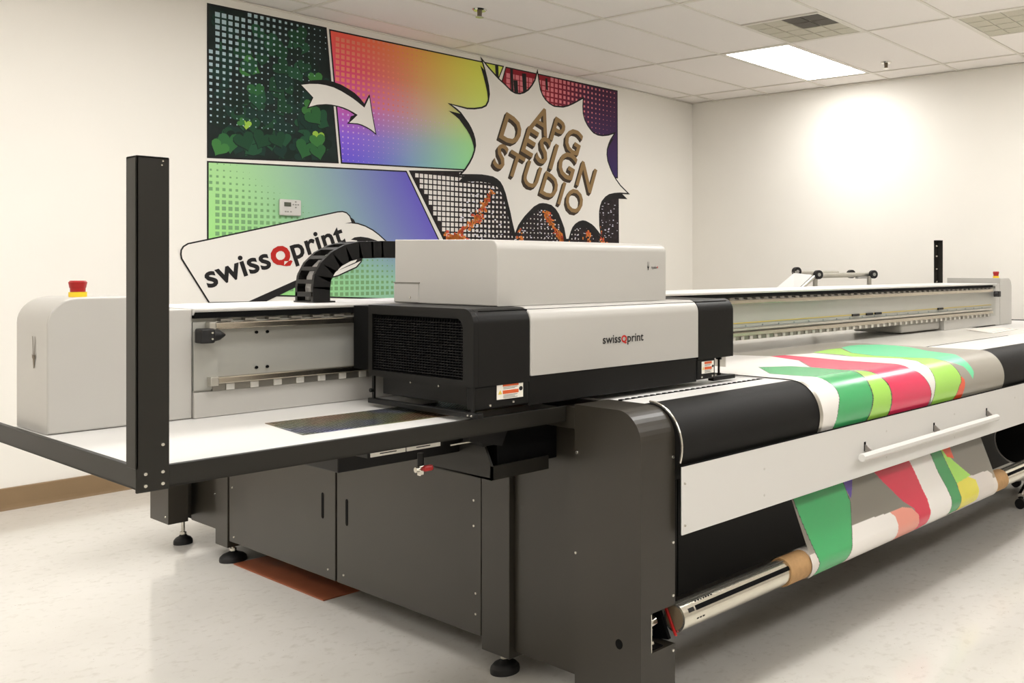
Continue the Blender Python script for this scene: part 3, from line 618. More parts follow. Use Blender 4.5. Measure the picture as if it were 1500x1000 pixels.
while x < 6.0: box(b, x, x+.03, 2.690, 2.7115, 1.108, 1.1145); x += .0622
o = L('upper_rack_blocks', b, mat('rack_dark', (128, 124, 116), .4, metal=.5), BM); o['kind'] = 'stuff'
b = NB(); box(b, 1.076, 1.135, 2.694, 2.6995, .93, 1.084); L('rail_bracket', b, M_beam, BM)
b = NB()
for x in (1.235, 1.264):
    for z in (1.074, .978): cyl(b, (x, 2.6985, z), (x, 2.6955, z), .0042, seg=12)
o = L('beam_bores', b, M_blackm, BM)
# black bullet shaped stop
def stop_bumper(x, s):
    b = NB(); box(b, min(x, x+s*.034), max(x, x+s*.034), 2.652, 2.6935, 1.054, 1.092, .004)
    cyl(b, (x+s*.034, 2.672, 1.073), (x+s*.052, 2.672, 1.073), .0175, .013, 20); cyl(b, (x+s*.052, 2.672, 1.073), (x+s*.066, 2.672, 1.073), .013, .003, 20)
    o = L('stop_bumper', b, M_rubber, BM)
    if s > 0: screws(o, [(x+.026, 2.652, 1.081), (x+.026, 2.652, 1.065)], '-y', .0035)
stop_bumper(1.077, 1); stop_bumper(6.08, -1)
# yellow encoder line, magnets and tick marks on the right half
b = NB(); box(b, 2.0, 6.02, 2.697, 2.6995, .9995, 1.0035); L('encoder_line', b, mat('ochre_strip', (186, 164, 70), .5), BM)
b = NB(); box(b, 2.0, 6.02, 2.697, 2.6995, .9835, .9850); x = 2.0
while x < 6.0: box(b, x, x+.006, 2.6965, 2.6995, .983, .990); x += .125
o = L('tick_marks', b, mat('tick_grey', (128, 140, 138), .5), BM); o['kind'] = 'stuff'
for x in (4.27, 4.41, 4.50, 5.24):
    b = NB(); box(b, x, x+.07, 2.690, 2.6995, .994, 1.006, .002, 1); L('sensor_magnet', b, M_black, BM)
b = NB(); box(b, 1.9, 6.0, 2.680, 2.6995, .968, .979, .003); L('guide_profile', b, M_alu, BM)
# plates under the beam
b = NB(); box(b, 1.076, 1.795, 2.692, 3.05, .8585, .9245); L('skirt_plate', b, M_cover)
b = NB(); box(b, 5.32, 6.098, 2.692, 3.05, .866, .9245); L('skirt_plate', b, M_cover)
b = NB(); box(b, 4.84, 5.318, 2.72, 3.05, .872, .9245, .012); L('bearing_block', b, M_cover)

# --- carriage
yf, yb = 2.06, 2.55
CA = L('carriage', box(NB(), 1.50, 2.49, 2.075, 2.672, .955, 1.139), M_blackm)
def capP(z0, d=0.0): return [(yb, z0), (yf+d, z0), (yf+d, 1.105)] + [(yf+d+.040-.040*cos(radians(a)), 1.105+.040*sin(radians(a))) for a in range(10, 91, 10)] + [(yb, 1.145)]
def cap(x0, x1, zb):
    b = NB(); P = capP(zb)
    prism(b, P, 'x', x0, x1, .003); return L('side_cap', b, M_black, CA, smooth=True)
cr = cap(2.332, 2.512, .951)
# left cap is a hood open to the side, so that the louvre sits recessed in it
b = NB(); P = capP(.945); Q = [(yb-.02, .962), (yf+.045, .962), (yf+.045, 1.09)]+[(yf+.075-.03*cos(radians(a)), 1.09+.03*sin(radians(a))) for a in range(10, 91, 10)]+[(yb-.02, 1.12)]
prism(b, P, 'x', 1.489, 1.652, .002)
o1 = [b.verts.new((1.475, *p)) for p in P]; o2 = [b.verts.new((1.489, *p)) for p in P]
i1 = [b.verts.new((1.475, *p)) for p in Q]; i2 = [b.verts.new((1.489, *p)) for p in Q]
n = len(P)
for i in range(n):
    j = (i+1) % n
    b.faces.new((o1[i], o1[j], i1[j], i1[i])); b.faces.new((o1[i], o2[i], o2[j], o1[j])); b.faces.new((i1[i], i1[j], i2[j], i2[i]))
bmesh.ops.recalc_face_normals(b, faces=b.faces)
cl_ = L('side_cap', b, M_black, CA, smooth=True)
b = NB(); z = .968
while z < 1.112:
    prism(b, [(1.4785, z), (1.4883, z+.0045), (1.4883, z+.0058), (1.4785, z+.0013)], 'y', yf+.05, yb-.022); z += .0072
o = L('louvre', b, M_black, CA); o['kind'] = 'stuff'
b = NB(); y = yf+.055
while y < yb-.03: box(b, 1.4795, 1.4888, y, y+.0022, .964, 1.117); y += .0125
o = L('louvre_mesh', b, M_blackm, CA); o['kind'] = 'stuff'
b = NB(); prism(b, capP(.960, -.002), 'x', 1.6535, 2.3305, .003); fc = L('front_cover', b, M_cover, CA, smooth=True)
# lower skirt, black
b = NB(); box(b, 1.653, 2.33, 2.066, 2.50, .880, .9585, .002); L('lower_skirt', b, M_black, CA)
b = NB(); box(b, 1.482, 1.651, 2.064, 2.10, .887, .9445, .003); box(b, 1.49, 1.651, 2.11, 2.50, .895, .944, .002); o = L('corner_skirt', b, M_black, CA)
screws(o, [(1.527, 2.064, .895), (1.600, 2.064, .897)], '-y', .0038)
screws(o, [(1.49, 2.36, .937), (1.49, 2.23, .937)], '-x', .0038)
b = NB(); box(b, 2.332, 2.42, 2.064, 2.50, .885, .9505, .003); o = L('corner_skirt', b, M_black, CA)
screws(o, [(2.352, 2.064, .893), (2.405, 2.064, .893)], '-y', .0042)
b = NB(); box(b, 1.470, 1.487, 2.035, 2.545, .868, .882, .002); box(b, 1.474, 1.480, 2.52, 2.53, .882, .945); box(b, 1.476, 1.481, 2.062, 2.072, .882, .945); cyl(b, (1.474, 2.525, .905), (1.466, 2.525, .905), .006)
bar = L('guard_bar', b, M_black, CA)
screws(bar, [(1.470, 2.075, .8755), (1.470, 2.060, .8755)], '-x', .0030)
# warning labels
M_lab = mat('label_white', (240, 236, 226), .5); M_lor = mat('label_orange', (214, 92, 42), .5); M_ly = mat('label_yellow', (226, 200, 90), .5)
def warn(x0, x1, z0, z1, y, par):
    W, Hh = x1-x0, z1-z0
    b = NB(); box(b, x0, x1, y-.0008, y, z0, z1); lb = obj('warning_label', b, M_lab, par, label='white warning label with orange headings')
    b = NB(); box(b, x0+.22*W, x1-.18*W, y-.0013, y-.0008, z1-.22*Hh, z1-.03*Hh); box(b, x0+.22*W, x1-.18*W, y-.0013, y-.0008, z0+.32*Hh, z0+.54*Hh); obj('label_heading', b, M_lor, lb)
    b = NB(); tess(b, [(x0+.04*W, y-.0012, z0+.32*Hh), (x0+.20*W, y-.0012, z0+.32*Hh), (x0+.12*W, y-.0012, z0+.60*Hh)]); obj('warning_triangle', b, M_ly, lb)
    b = NB(); cyl(b, (x1-.09*W, y-.0014, z0+.55*Hh), (x1-.09*W, y-.0008, z0+.55*Hh), .07*W, seg=16)
    for k, zz in enumerate((.72, .64, .24, .16, .08)): box(b, x0+.24*W, x1-(.22+.1*(k % 2))*W, y-.0012, y-.0008, z0+zz*Hh-.012*Hh, z0+zz*Hh+.012*Hh)
    obj('label_print', b, M_ink, lb)
warn(1.548, 1.632, .907, .949, 2.0635, CA); warn(2.352, 2.412, .9035, .943, 2.0635, CA)
# lettering on the front cover
def ytext(name, runs, x0, z0, width, y, mats, par, bold=.01, spacing=1.0, up=1.0, gap=.06):
    W = text_width(runs, bold, spacing, gap); s = width/W
    M = Matrix(((s, 0, 0, x0), (0, 0, -1, y), (0, s*up, 0, z0), (0, 0, 0, 1)))
    b = NB(); text_bm(b, runs, M, bold, 0, spacing, gap); return obj(name, b, mats, par)
ytext('lettering', [('swiss', 0, 1), ('Q', 1, .8), ('print', 0, 1)], 1.912, 1.030, .166, 2.0568, [M_ink, M_redp], CA, bold=.015, gap=.05)
# upper hood
hx0, hx1, hy0, hy1 = 1.60, 2.254, 2.13, 2.62
P = [(hy1, 1.1462), (hy0, 1.1462), (hy0, 1.298)] + [(hy0+.028-.028*cos(radians(a)), 1.298+.028*sin(radians(a))) for a in range(10, 91, 10)] + [(hy1, 1.334)]
b = NB(); prism(b, P, 'x', hx0, hx1, .003); HD = L('upper_hood', b, M_cover, CA, smooth=True)
b = NB(); box(b, hx0-.0025, hx0+.01, 2.495, hy1+.002, 1.148, 1.204, .002, 1); fl = L('hood_flap', b, M_cover, CA)
screws(CA, [(hx0-.0025, 2.535, 1.163)], '-x', .004)
b = NB(); box(b, hx0-.0032, hx0+.001, 2.49, hy1+.003, 1.2045, 1.2075); L('hood_seam', b, mat('seam_shadow', (120, 116, 108), .6), CA)
emblem(CA, lambda u, v: (2.172+u, 2.1292, 1.253+v), M_ink, s=.34)
ytext('lettering', [('nyala', 0, 1), ('4', 1, .9)], 2.186, 1.2475, .030, 2.1292, [M_ink, M_redp], CA, bold=.01)
# --- energy chain from the beam top to the back of the hood
b = NB(); box(b, 1.88, 2.06, hy1+.003, 2.99, 1.145, 1.27, .004); box(b, 1.89, 2.06, hy1+.003, 2.99, 1.27, 1.285, .003); L('chain_bracket', b, M_black, CA)
path = [(1.50, 1.150), (1.50, 1.188)] + [(1.65-.15*cos(radians(a)), 1.192+.116*sin(radians(a))) for a in (14, 30, 47, 64, 80, 96)] + [(1.70, 1.3095), (1.745, 1.3095), (1.79, 1.3095), (1.835, 1.3095), (1.88, 1.3095), (1.925, 1.3095), (1.97, 1.3095)]
yc0, yc1 = 2.855, 2.965; TH = .027
EC = L('energy_chain', box(NB(), 1.472, 1.54, yc0-.006, yc1+.006, 1.1435, 1.148), M_black)
for i in range(len(path)-1):
    a, c = Vector(path[i]), Vector(path[i+1]); t = (c-a).normalized(); nrm = Vector((-t.y, t.x))
    b = NB(); e = .004
    for (y0_, y1_) in ((yc0, yc0+.014), (yc1-.014, yc1)):
        prism(b, [tuple(a-t*e+nrm*TH), tuple(c+t*e+nrm*TH), tuple(c+t*e-nrm*TH), tuple(a-t*e-nrm*TH)], 'y', y0_, y1_, .001)
    m_ = (a+c)/2
    h = (c-a).length*.19
    for sg in (1, -1):
        prism(b, [tuple(m_-t*h+nrm*sg*TH), tuple(m_+t*h+nrm*sg*TH), tuple(m_+t*h+nrm*sg*(TH-.006)), tuple(m_-t*h+nrm*sg*(TH-.006))], 'y', yc0+.002, yc1-.002, .0008)
    L('chain_link', b, M_black, EC)
for y, r_ in ((2.882, .011), (2.899, .005), (2.919, .012), (2.942, .006)):
    b = NB(); tube(b, [(x, y, z) for x, z in path], r_, 10); L('cable', b, M_cable, EC, smooth=True)

# --- end housings of the roller unit
def end_housing(x0, x1):
    P = [(2.05, 0), (1.79, 0), (1.79, .778)] + [(1.88-.09*cos(radians(a)), .778+.09*sin(radians(a))) for a in range(10, 91, 8)] + [(2.05, .868)]
    b = NB(); prism(b, P, 'x', x0, x1, .003); return L('end_housing', b, M_anth, smooth=True)
# the left one has the shaft pocket cut into its front
x0, x1 = 1.80, 1.93
cutP = [(1.835, .222), (1.835, .326)]
b = NB()
PA = lambda z0, z1: [(2.05, z0), (1.79, z0), (1.79, z1), (2.05, z1)]
prism(b, PA(0, .222), 'x', x0, x1)
prism(b, PA(.222, .328), 'x', x0, x0+.036)
box(b, x0+.036, x1, 1.90, 2.05, .222, .328)
P = [(2.05, .328), (1.79, .328), (1.79, .778)] + [(1.88-.09*cos(radians(a)), .778+.09*sin(radians(a))) for a in range(8, 91, 8)] + [(2.05, .868)]
prism(b, P, 'x', x0, x1)
bmesh.ops.remove_doubles(b, verts=b.verts, dist=.0002)
EH = L('end_housing', b, M_anth)
screws(EH, [(1.80, 2.040, .735), (1.80, 2.044, .455)], '-x', .005)
screws(EH, [(1.921, 1.79, .733), (1.921, 1.79, .50), (1.921, 1.79, .355), (1.921, 1.79, .205)], '-y', .005)
b = NB(); cyl(b, (1.799, 1.873, .24), (1.8015, 1.873, .24), .0135, seg=20); L('bore', b, M_blackm, EH)
b = NB(); box(b, 1.838, 1.8925, 1.8, 1.899, .2235, .2265); box(b, 1.838, 1.9, 1.898, 1.8999, .223, .327); L('pocket_lining', b, M_blackm, EH)
b = NB(); box(b, 1.8365, 1.8395, 1.7893, 1.896, .224, .326); L('pocket_edge', b, M_screw, EH)
b = NB(); cyl(b, (1.84, 1.845, .272), (1.9, 1.845, .280), .018, seg=20); cyl(b, (1.85, 1.81, .238), (1.862, 1.81, .238), .007, seg=12); L('shaft_bearing', b, M_chrome, EH, smooth=True)
b = NB(); prism(b, [(1.783, .243), (1.790, .243), (1.842, .336), (1.834, .338)], 'x', 1.9265, 1.9325, .001); L('shaft_latch', b, M_red, EH, label='red shaft latch')
b = NB(); prism(b, [(1.800, .234), (1.86, .225), (1.86, .315), (1.846, .325)], 'x', 1.915, 1.925); L('latch_plate', b, M_blackm, EH)
end_housing(5.60, 5.73)
b = NB()
Pn = [(1.885-.118*cos(radians(a)), .757+.118*sin(radians(a))) for a in range(-20, 96, 8)]
for (ya, za), (yb_, zb_) in zip(Pn, Pn[1:]): cyl(b, (1.9335, ya, za), (1.9335, yb_, zb_), .0035, seg=6)
L('edge_beading', b, M_screw, EH, smooth=True)
# black feed roller
b = NB(); cyl(b, (1.932, 1.885, .757), (5.598, 1.885, .757), .113, seg=96); L('feed_roller', b, M_roller, smooth=True)
# white front panel with bar
b = NB(); box(b, 1.9315, 5.598, 1.765, 1.770, .520, .7065, .0012, 1)
FP = L('front_panel', b, M_panelw)
b = NB(); box(b, 1.9315, 5.598, 1.7652, 1.7715, .7068, .7095); L('panel_gasket', b, M_blackm, FP)
screws(FP, [(1.942, 1.765, .66), (1.942, 1.765, .545)], '-y', .004)
M_dimp = mat('panel_screw', (205, 202, 196), .4)
b = NB()
for x, z in ((2.30, .64), (2.30, .56), (3.03, .655), (3.03, .56), (3.58, .65), (3.58, .555), (4.2, .65)): cyl(b, (x, 1.7655, z), (x, 1.7642, z), .004, seg=10)
o = L('panel_screws', b, M_dimp, FP); o['kind'] = 'stuff'
b = NB(); P = [(y*1.0, z) for y, z in [(1.735, .611), (1.722, .611), (1.715, .604), (1.715, .592), (1.722, .585), (1.735, .585), (1.742, .592), (1.742, .604)]]
prism(b, P, 'x', 2.80, 3.92, .001); L('handle_bar', b, M_panelw, FP)
for x in (2.88, 3.40, 3.89):
    b = NB(); prism(b, [(1.764, .628), (1.758, .628), (1.738, .613), (1.742, .600), (1.758, .582), (1.764, .582)], 'x', x-.003, x+.003, .0008); L('bar_bracket', b, mat('bracket_grey', (150, 144, 138), .35, metal=.6), FP)
    b = NB(); box(b, x-.006, x+.006, 1.7640, 1.7655, .606, .638, 0); L('bracket_slot', b, M_blackm, FP)
# dark inner wall behind the winding shaft
b = NB(); box(b, 1.9315, 5.598, 2.30, 2.32, .09, .83); IW = L('inner_wall', b, M_black)
b = NB(); box(b, 2.492, 2.495, 2.2985, 2.30, .09, .83); box(b, 3.792, 3.795, 2.2985, 2.30, .09, .83); L('wall_seam', b, M_blackm, IW)
screws(IW, [(2.42, 2.30, .34), (2.57, 2.30, .36)], '-y', .005)
b = NB(); box(b, 1.9315, 5.598, 2.12, 2.17, .60, .68); L('cross_member', b, M_black)

# --- base cabinets, legs and levelling feet
b = NB(); box(b, 1.846, 1.93, 2.055, 2.373, .085, .82); sp = L('side_panel', b, M_anth)
def leg(y0, y1, zb, name='cabinet_leg', xf=1.828):
    b = NB(); box(b, xf, xf+.09, y0, y1, zb, .80, .002); return L(name, b, M_anth)
leg(2.376, 2.512, .064); leg(4.252, 4.366, .07)
def foot(x, y, top, r=.045):
    b = NB(); pr = [(r, 0), (r*1.02, .008), (r*.98, .018), (r*.78, .028), (r*.42, .036), (.014, .040), (.012, .042)]
    rings = [[b.verts.new((x+q*cos(2*pi*k/28), y+q*sin(2*pi*k/28), z)) for k in range(28)] for q, z in pr]
    for A, C_ in zip(rings, rings[1:]):
        for k in range(28): b.faces.new((A[k], A[(k+1) % 28], C_[(k+1) % 28], C_[k]))
    b.faces.new(rings[0][::-1]); b.faces.new(rings[-1])
    o = L('levelling_foot', b, M_rubber, smooth=True)
    b = NB(); cyl(b, (x, y, .040), (x, y, top), .0075, seg=14); L('foot_stem', b, M_screw, o, smooth=True)
    b = NB(); cyl(b, (x, y, .042), (x, y, .054), .0135, seg=6); L('foot_nut', b, M_screw, o)
foot(1.865, 2.445, .066, .044); foot(1.872, 4.30, .072, .052); foot(1.85, 4.745, .15, .038)
def door(y0, y1, zb, slots, sc):
    b = NB(); box(b, 1.832, 1.85, y0, y1, zb, .80, .0015, 1); d = L('cabinet_door', b, M_anth)
    ys = slots
    b = NB(); P = arc(ys, .405, .0085, 0, 180, 8)+arc(ys, .325, .0085, 180, 360, 8); prism(b, P, 'x', 1.8312, 1.834); L('grip_slot', b, M_blackm, d)
    screws(d, [(1.832, y, z) for y, z in sc], '-x', .0052)
door(2.522, 3.379, .10, 3.31, [(2.555, .52), (2.555, .44), (2.545, .23), (2.545, .165), (3.33, .135)])
door(3.391, 4.245, .10, 3.48, [(4.215, .39), (4.215, .33), (4.20, .125), (3.44, .135)])
b = NB(); box(b, 1.853, 1.875, 2.375, 4.36, .10, .80); box(b, 1.876, 5.598, 2.345, 4.9, .11, .80); box(b, 1.85, 1.8522, 3.36, 3.41, .11, .8); L('cabinet_body', b, M_blackm)
b = NB(); box(b, 1.85, 1.875, 4.372, 4.66, .12, .80, .002); rp_ = L('rear_panel', b, M_anth)
screws(rp_, [(1.85, 4.60, .32), (1.85, 4.42, .27), (1.85, 4.40, .36)], '-x', .005)
b = NB(); box(b, 1.72, 1.80, 4.562, 4.755, .14, .80, .002); box(b, 1.8005, 1.875, 4.665, 4.755, .14, .80, .001); rb = L('rear_box', b, M_anth)
screws(rb, [(1.72, 4.59, .17)], '-x', .005)
# --- things below the side tray: shelf with two name strips, red valve, funnel
b = NB(); box(b, 1.25, 1.795, 2.30, 2.5, .737, .80, .003); box(b, 1.27, 1.48, 2.2, 2.2995, .783, .80); US = L('under_tray_shade_shelf', b, M_black)  # black box filling in the shade under the tray; its lip carries the strips
b = NB(); prism(b, [(2.195, .785), (2.199, .785), (2.199, .797), (2.195, .797)], 'x', 1.277, 1.37); prism(b, [(2.195, .785), (2.199, .785), (2.199, .797), (2.195, .797)], 'x', 1.374, 1.470); L('name_strip', b, M_lab, US)
b = NB(); box(b, 1.30, 1.345, 2.1945, 2.195, .790, .7925); box(b, 1.40, 1.44, 2.1945, 2.195, .790, .7925); L('strip_print', b, M_ink, US)
b = NB(); box(b, 1.383, 1.397, 2.153, 2.167, .726, .752, .003); cyl(b, (1.375, 2.16, .742), (1.40, 2.16, .742), .007); VL = L('air_valve', b, M_chrome, US); b = NB(); cyl(b, (1.39, 2.16, .752), (1.39, 2.16, .783), .008); L('valve_pipe', b, M_black, US)
b = NB(); box(b, 1.388, 1.415, 2.140, 2.154, .737, .752, .005); L('valve_lever', b, M_red, US, label='red valve lever')
b = NB(); P = [(2.494, .682), (2.155, .676), (2.155, .714), (2.185, .764), (2.26, .776), (2.494, .722)]
prism(b, P, 'x', 1.60, 1.606); box(b, 1.60, 1.795, 2.155, 2.161, .676, .714); box(b, 1.60, 1.795, 2.161, 2.494, .676, .682); TR = L('catch_trough', b, M_rim)
b = NB(); box(b, 1.63, 1.838, 2.17, 2.36, .700, .817, .003); L('trough_box', b, M_blackm, TR)
b = NB(); box(b, 1.56, 1.598, 2.14, 2.2, .775, .818); prism(b, [(1.50, .800), (1.60, .775), (1.62, .818), (1.50, .818)], 'y', 2.11, 2.14); L('trough_mount', b, M_black, TR)
b = NB(); box(b, 1.46, 1.555, 2.135, 2.138, .793, .796); L('trough_edge', b, M_screw, TR)
# roller pin and grey gripper at the right of the carriage
b = NB(); cyl(b, (2.517, 2.13, .935), (2.517, 2.13, .885), .004, seg=10); cyl(b, (2.517, 2.13, .888), (2.517, 2.13, .874), .008, .007, 12); box(b, 2.513, 2.521, 2.12, 2.14, .935, .951); L('probe_pin', b, M_black, CA, smooth=True)
b = NB(); box(b, 2.425, 2.54, 2.075, 2.10, .872, .886, .002); L('guard_bar', b, M_black, CA)
b = NB(); tube(b, [(2.50, 2.56, .90), (2.56, 2.60, .903), (2.60, 2.60, .925), (2.66, 2.60, .935), (2.72, 2.60, .934)], .011, 12); L('cable_gland', b, M_slat, CA, smooth=True)
# ---------------------------------------------------------------- printed film, shaft, cores
COLS = dict(green=(64, 172, 104), lime=(166, 222, 92), pink=(226, 48, 92), mint=(104, 218, 160), orange=(236, 84, 44), white=(238, 234, 229), purple=(92, 70, 160),
            red=(214, 40, 72), salmon=(232, 150, 132), dark=(52, 150, 84), yellow=(224, 214, 74), milk=(226, 218, 210))
M_film = bpy.data.materials.new('printed_film'); M_film.use_nodes = True; nt = M_film.node_tree; B = nt.nodes['Principled BSDF']
B.inputs['Roughness'].default_value = .26; B.inputs['IOR'].default_value = 1.75
at = nt.nodes.new('ShaderNodeAttribute'); at.attribute_name = 'ink'; nt.links.new(at.outputs['Color'], B.inputs['Base Color']); nt.links.new(at.outputs['Alpha'], B.inputs['Alpha'])
nz = nt.nodes.new('ShaderNodeTexNoise'); nz.inputs['Scale'].default_value = 9; tcn = nt.nodes.new('ShaderNodeTexCoord'); nt.links.new(tcn.outputs['Object'], nz.inputs['Vector'])
bp = nt.nodes.new('ShaderNodeBump'); bp.inputs['Strength'].default_value = .25; bp.inputs['Distance'].default_value = .004; nt.links.new(nz.outputs['Fac'], bp.inputs['Height']); nt.links.new(bp.outputs[0], B.inputs['Normal'])
def inpoly(P, X, Y):
    c = np.zeros(X.shape, bool); n = len(P)
    for i in range(n):
        (x0, y0), (x1, y1) = P[i], P[(i+1) % n]
        if y0 == y1: continue
        c ^= ((y0 > Y) != (y1 > Y)) & (X < (x1-x0)*(Y-y0)/(y1-y0)+x0)
    return c
def segdist(P, X, Y):
    d = np.full(X.shape, 9.0); n = len(P)
    for i in range(n):
        a = np.array(P[i]); b = np.array(P[(i+1) % n]); ab = b-a; L2 = max(ab@ab, 1e-9)
        t = np.clip(((X-a[0])*ab[0]+(Y-a[1])*ab[1])/L2, 0, 1)
        d = np.minimum(d, np.hypot(X-a[0]-t*ab[0], Y-a[1]-t*ab[1]))
    return d
def film(name, us, ss, place, polys, base, balpha, outline, parent, milk=None):
    U, Sg = np.meshgrid(us, ss)
    col = np.zeros(U.shape+(4,)); col[...] = (*lin(base), balpha)
    if milk: col[Sg > milk] = (*lin(COLS['milk']), .95)
    for key, P in polys:
        m_ = inpoly(P, U, Sg); col[m_] = (*lin(COLS[key]), 1 if key != 'milk' else .9)
        if outline and key in outline:
            e = m_ & (segdist(P, U, Sg) < .0035); col[e] = (*lin((60, 70, 60)), 1)
    V = place(U, Sg).reshape(-1, 3)
    c = np.array([V[:, 0].mean(), V[:, 1].mean(), V[:, 2].min()])
    nr, nc = U.shape; i = np.arange((nr-1)*(nc-1)); r, q = i//(nc-1), i % (nc-1); v0 = r*nc+q
    F = np.stack([v0, v0+1, v0+nc+1, v0+nc], 1)
    me = bpy.data.meshes.new(name); me.from_pydata((V-c).tolist(), [], F.tolist())
    ca = me.color_attributes.new('ink', 'FLOAT_COLOR', 'POINT'); ca.data.foreach_set('color', col.reshape(-1).astype(np.float32))
    me.polygons.foreach_set('use_smooth', [True]*len(F)); me.materials.append(M_film)
    o = bpy.data.objects.new(name, me); COL.objects.link(o); o.location = Vector(c)-wloc(parent)
    if parent: o.parent = parent
    WPOS[o.name] = Vector(c)
    return o
FW = thing('printed_film', 'clear film web with green, pink, lime and white print running over the black roller', 'film', (3.3, 1.9, .866))
yc_, zc_, R_ = 1.885, .757, .1150
def place_top(U, Sg):
    th = np.clip(Sg, 0, None)/.113
    Y = np.where(Sg < 0, yc_-Sg, yc_-R_*np.sin(th)); Z = np.where(Sg < 0, zc_+R_, zc_+R_*np.cos(th))
    return np.stack([U, Y, Z], -1)
us = np.arange(2.625, 4.095, .003)
film('film_web', us, np.arange(-.80, .238, .003), place_top, [('white', [(2.5, -.9), (2.8, -.9), (2.8, .3), (2.5, .3)])]+[(k, [(x, s_ if s_ < .18 else .18+(s_-.18)*2.6) for x, s_ in P]) for k, P in FTOP], (176, 170, 158), .82, ('green', 'lime', 'pink'), FW)
# lower sheet: from behind the front panel down to the winding roll
YA, ZA, YB, ZB = 1.85, .52, 1.765, .32
Rr = .050; YC, ZC = 1.797, .288
dv = np.array([YB-YA, ZB-ZA]); Ls = np.hypot(*dv); dn = dv/Ls
# tangent point on the front of the roll
nn = np.array([dn[1], -dn[0]])            # towards the front
tp = np.array([YC, ZC]) + Rr*nn
stp = (tp-np.array([YA, ZA]))@dn
off = (tp-np.array([YA, ZA]))@nn
a0 = math.atan2(nn[1], nn[0])
def place_low(U, Sg):
    s1 = np.minimum(Sg, stp); k = np.clip(Sg-stp, 0, None)/Rr
    th = a0+k
    base = np.array([YA, ZA])+off*nn
    Y = np.where(Sg <= stp, base[0]+dn[0]*Sg, YC+Rr*np.cos(th)); Z = np.where(Sg <= stp, base[1]+dn[1]*Sg, ZC+Rr*np.sin(th))
    return np.stack([U, Y, Z], -1)
film('film_web', np.arange(2.53, 3.972, .003), np.arange(-.14, stp+.17, .003), place_low, [(k, [(x, s_ if s_ < .215 else .215+(s_-.215)*2.0) for x, s_ in P]) for k, P in FLOW], (168, 162, 150), .62, ('green', 'dark'), FW, milk=stp-.02)
b = NB(); cyl(b, (2.536, YC, ZC), (3.965, YC, ZC), Rr-.0015, seg=48); obj('wound_film', b, mat('milky_film', (222, 214, 206), .3), FW, smooth=True)
b = NB(); box(b, 2.575, 2.585, 1.9, 2.6, .8725, .8732); 
bmesh.ops.delete(b, geom=b.verts, context='VERTS'); b.free()
# silver tape at the film edge around the roller
b = NB()
for a in range(-6, 118, 6):
    for (x0, x1) in ((2.607, 2.6255),):
        t0, t1 = radians(a), radians(a+6)
        q = [(x0, yc_-(R_+.0004)*sin(t), zc_+(R_+.0004)*cos(t)) for t in (t0, t1)]+[(x1, yc_-(R_+.0004)*sin(t), zc_+(R_+.0004)*cos(t)) for t in (t1, t0)]
        b.faces.new([b.verts.new(v) for v in q])
bmesh.ops.remove_doubles(b, verts=b.verts, dist=.0001)
obj('silver_edge_tape', b, M_alu, FW, smooth=True)
# winding shaft with black groove
b = NB(); cyl(b, (1.9345, YC, ZC), (5.58, YC, ZC), .0395, seg=48); WS = thing('winding_shaft', 'polished metal winding shaft with black groove held in the right front post', 'shaft', (3.8, YC, ZC-.04)); obj('shaft_tube', b, M_tube, WS, smooth=True)
def groove(ang, x0, x1, w_, m_, name, h=.0008):
    b = NB(); n = 4
    pts = [(YC+(.0395+h)*cos(ang+w_*(k/n-.5)), ZC+(.0395+h)*sin(ang+w_*(k/n-.5))) for k in range(n+1)]
    A = [b.verts.new((x0, *p)) for p in pts]; C_ = [b.verts.new((x1, *p)) for p in pts]
    for k in range(n): b.faces.new((A[k], A[k+1], C_[k+1], C_[k]))
    return obj(name, b, m_, WS, smooth=True)
FA = math.atan2(.62, -1)
groove(FA, 1.985, 5.5, .34, M_blackm, 'shaft_groove'); groove(FA+.0, 1.955, 1.978, .30, M_ink, 'shaft_mark', .0006)
for da in (.42, -.42): pass
groove(FA-.75, 1.94, 5.5, .10, M_alu, 'shaft_rib', .0010)
for i in range(7): groove(FA-.46, 1.995+i*.011, 2.002+i*.011, .12, M_ink, 'shaft_stamp', .0006)
for i in range(3): groove(FA+.75, 1.985+i*.012, 1.993+i*.012, .10, M_ink, 'shaft_stamp', .0006)
b = NB(); cyl(b, (1.9342, YC, ZC), (1.9346, YC, ZC), .033, seg=32); obj('shaft_end', b, M_logo, WS)
# cardboard core in two visible ends
def core(x0, x1, lab):
    b = NB(); n = 40; ro, ri = .0455, .0402
    R4 = [[b.verts.new((x, YC+r_*cos(2*pi*k/n), ZC+r_*sin(2*pi*k/n))) for k in range(n)] for x, r_ in ((x0, ro), (x1, ro), (x1, ri), (x0, ri))]
    for i in range(4):
        for k in range(n): b.faces.new((R4[i][k], R4[i][(k+1) % n], R4[(i+1) % 4][(k+1) % n], R4[(i+1) % 4][k]))
    bmesh.ops.recalc_face_normals(b, faces=b.faces)
    o = obj('cardboard_core', b, M_cardb, None, smooth=True); tag(o, lab, 'cardboard tube')
core(2.425, 2.5345, 'brown cardboard core end left of the wound film on the metal shaft')
core(3.967, 4.10, 'brown cardboard core end right of the wound film on the metal shaft')
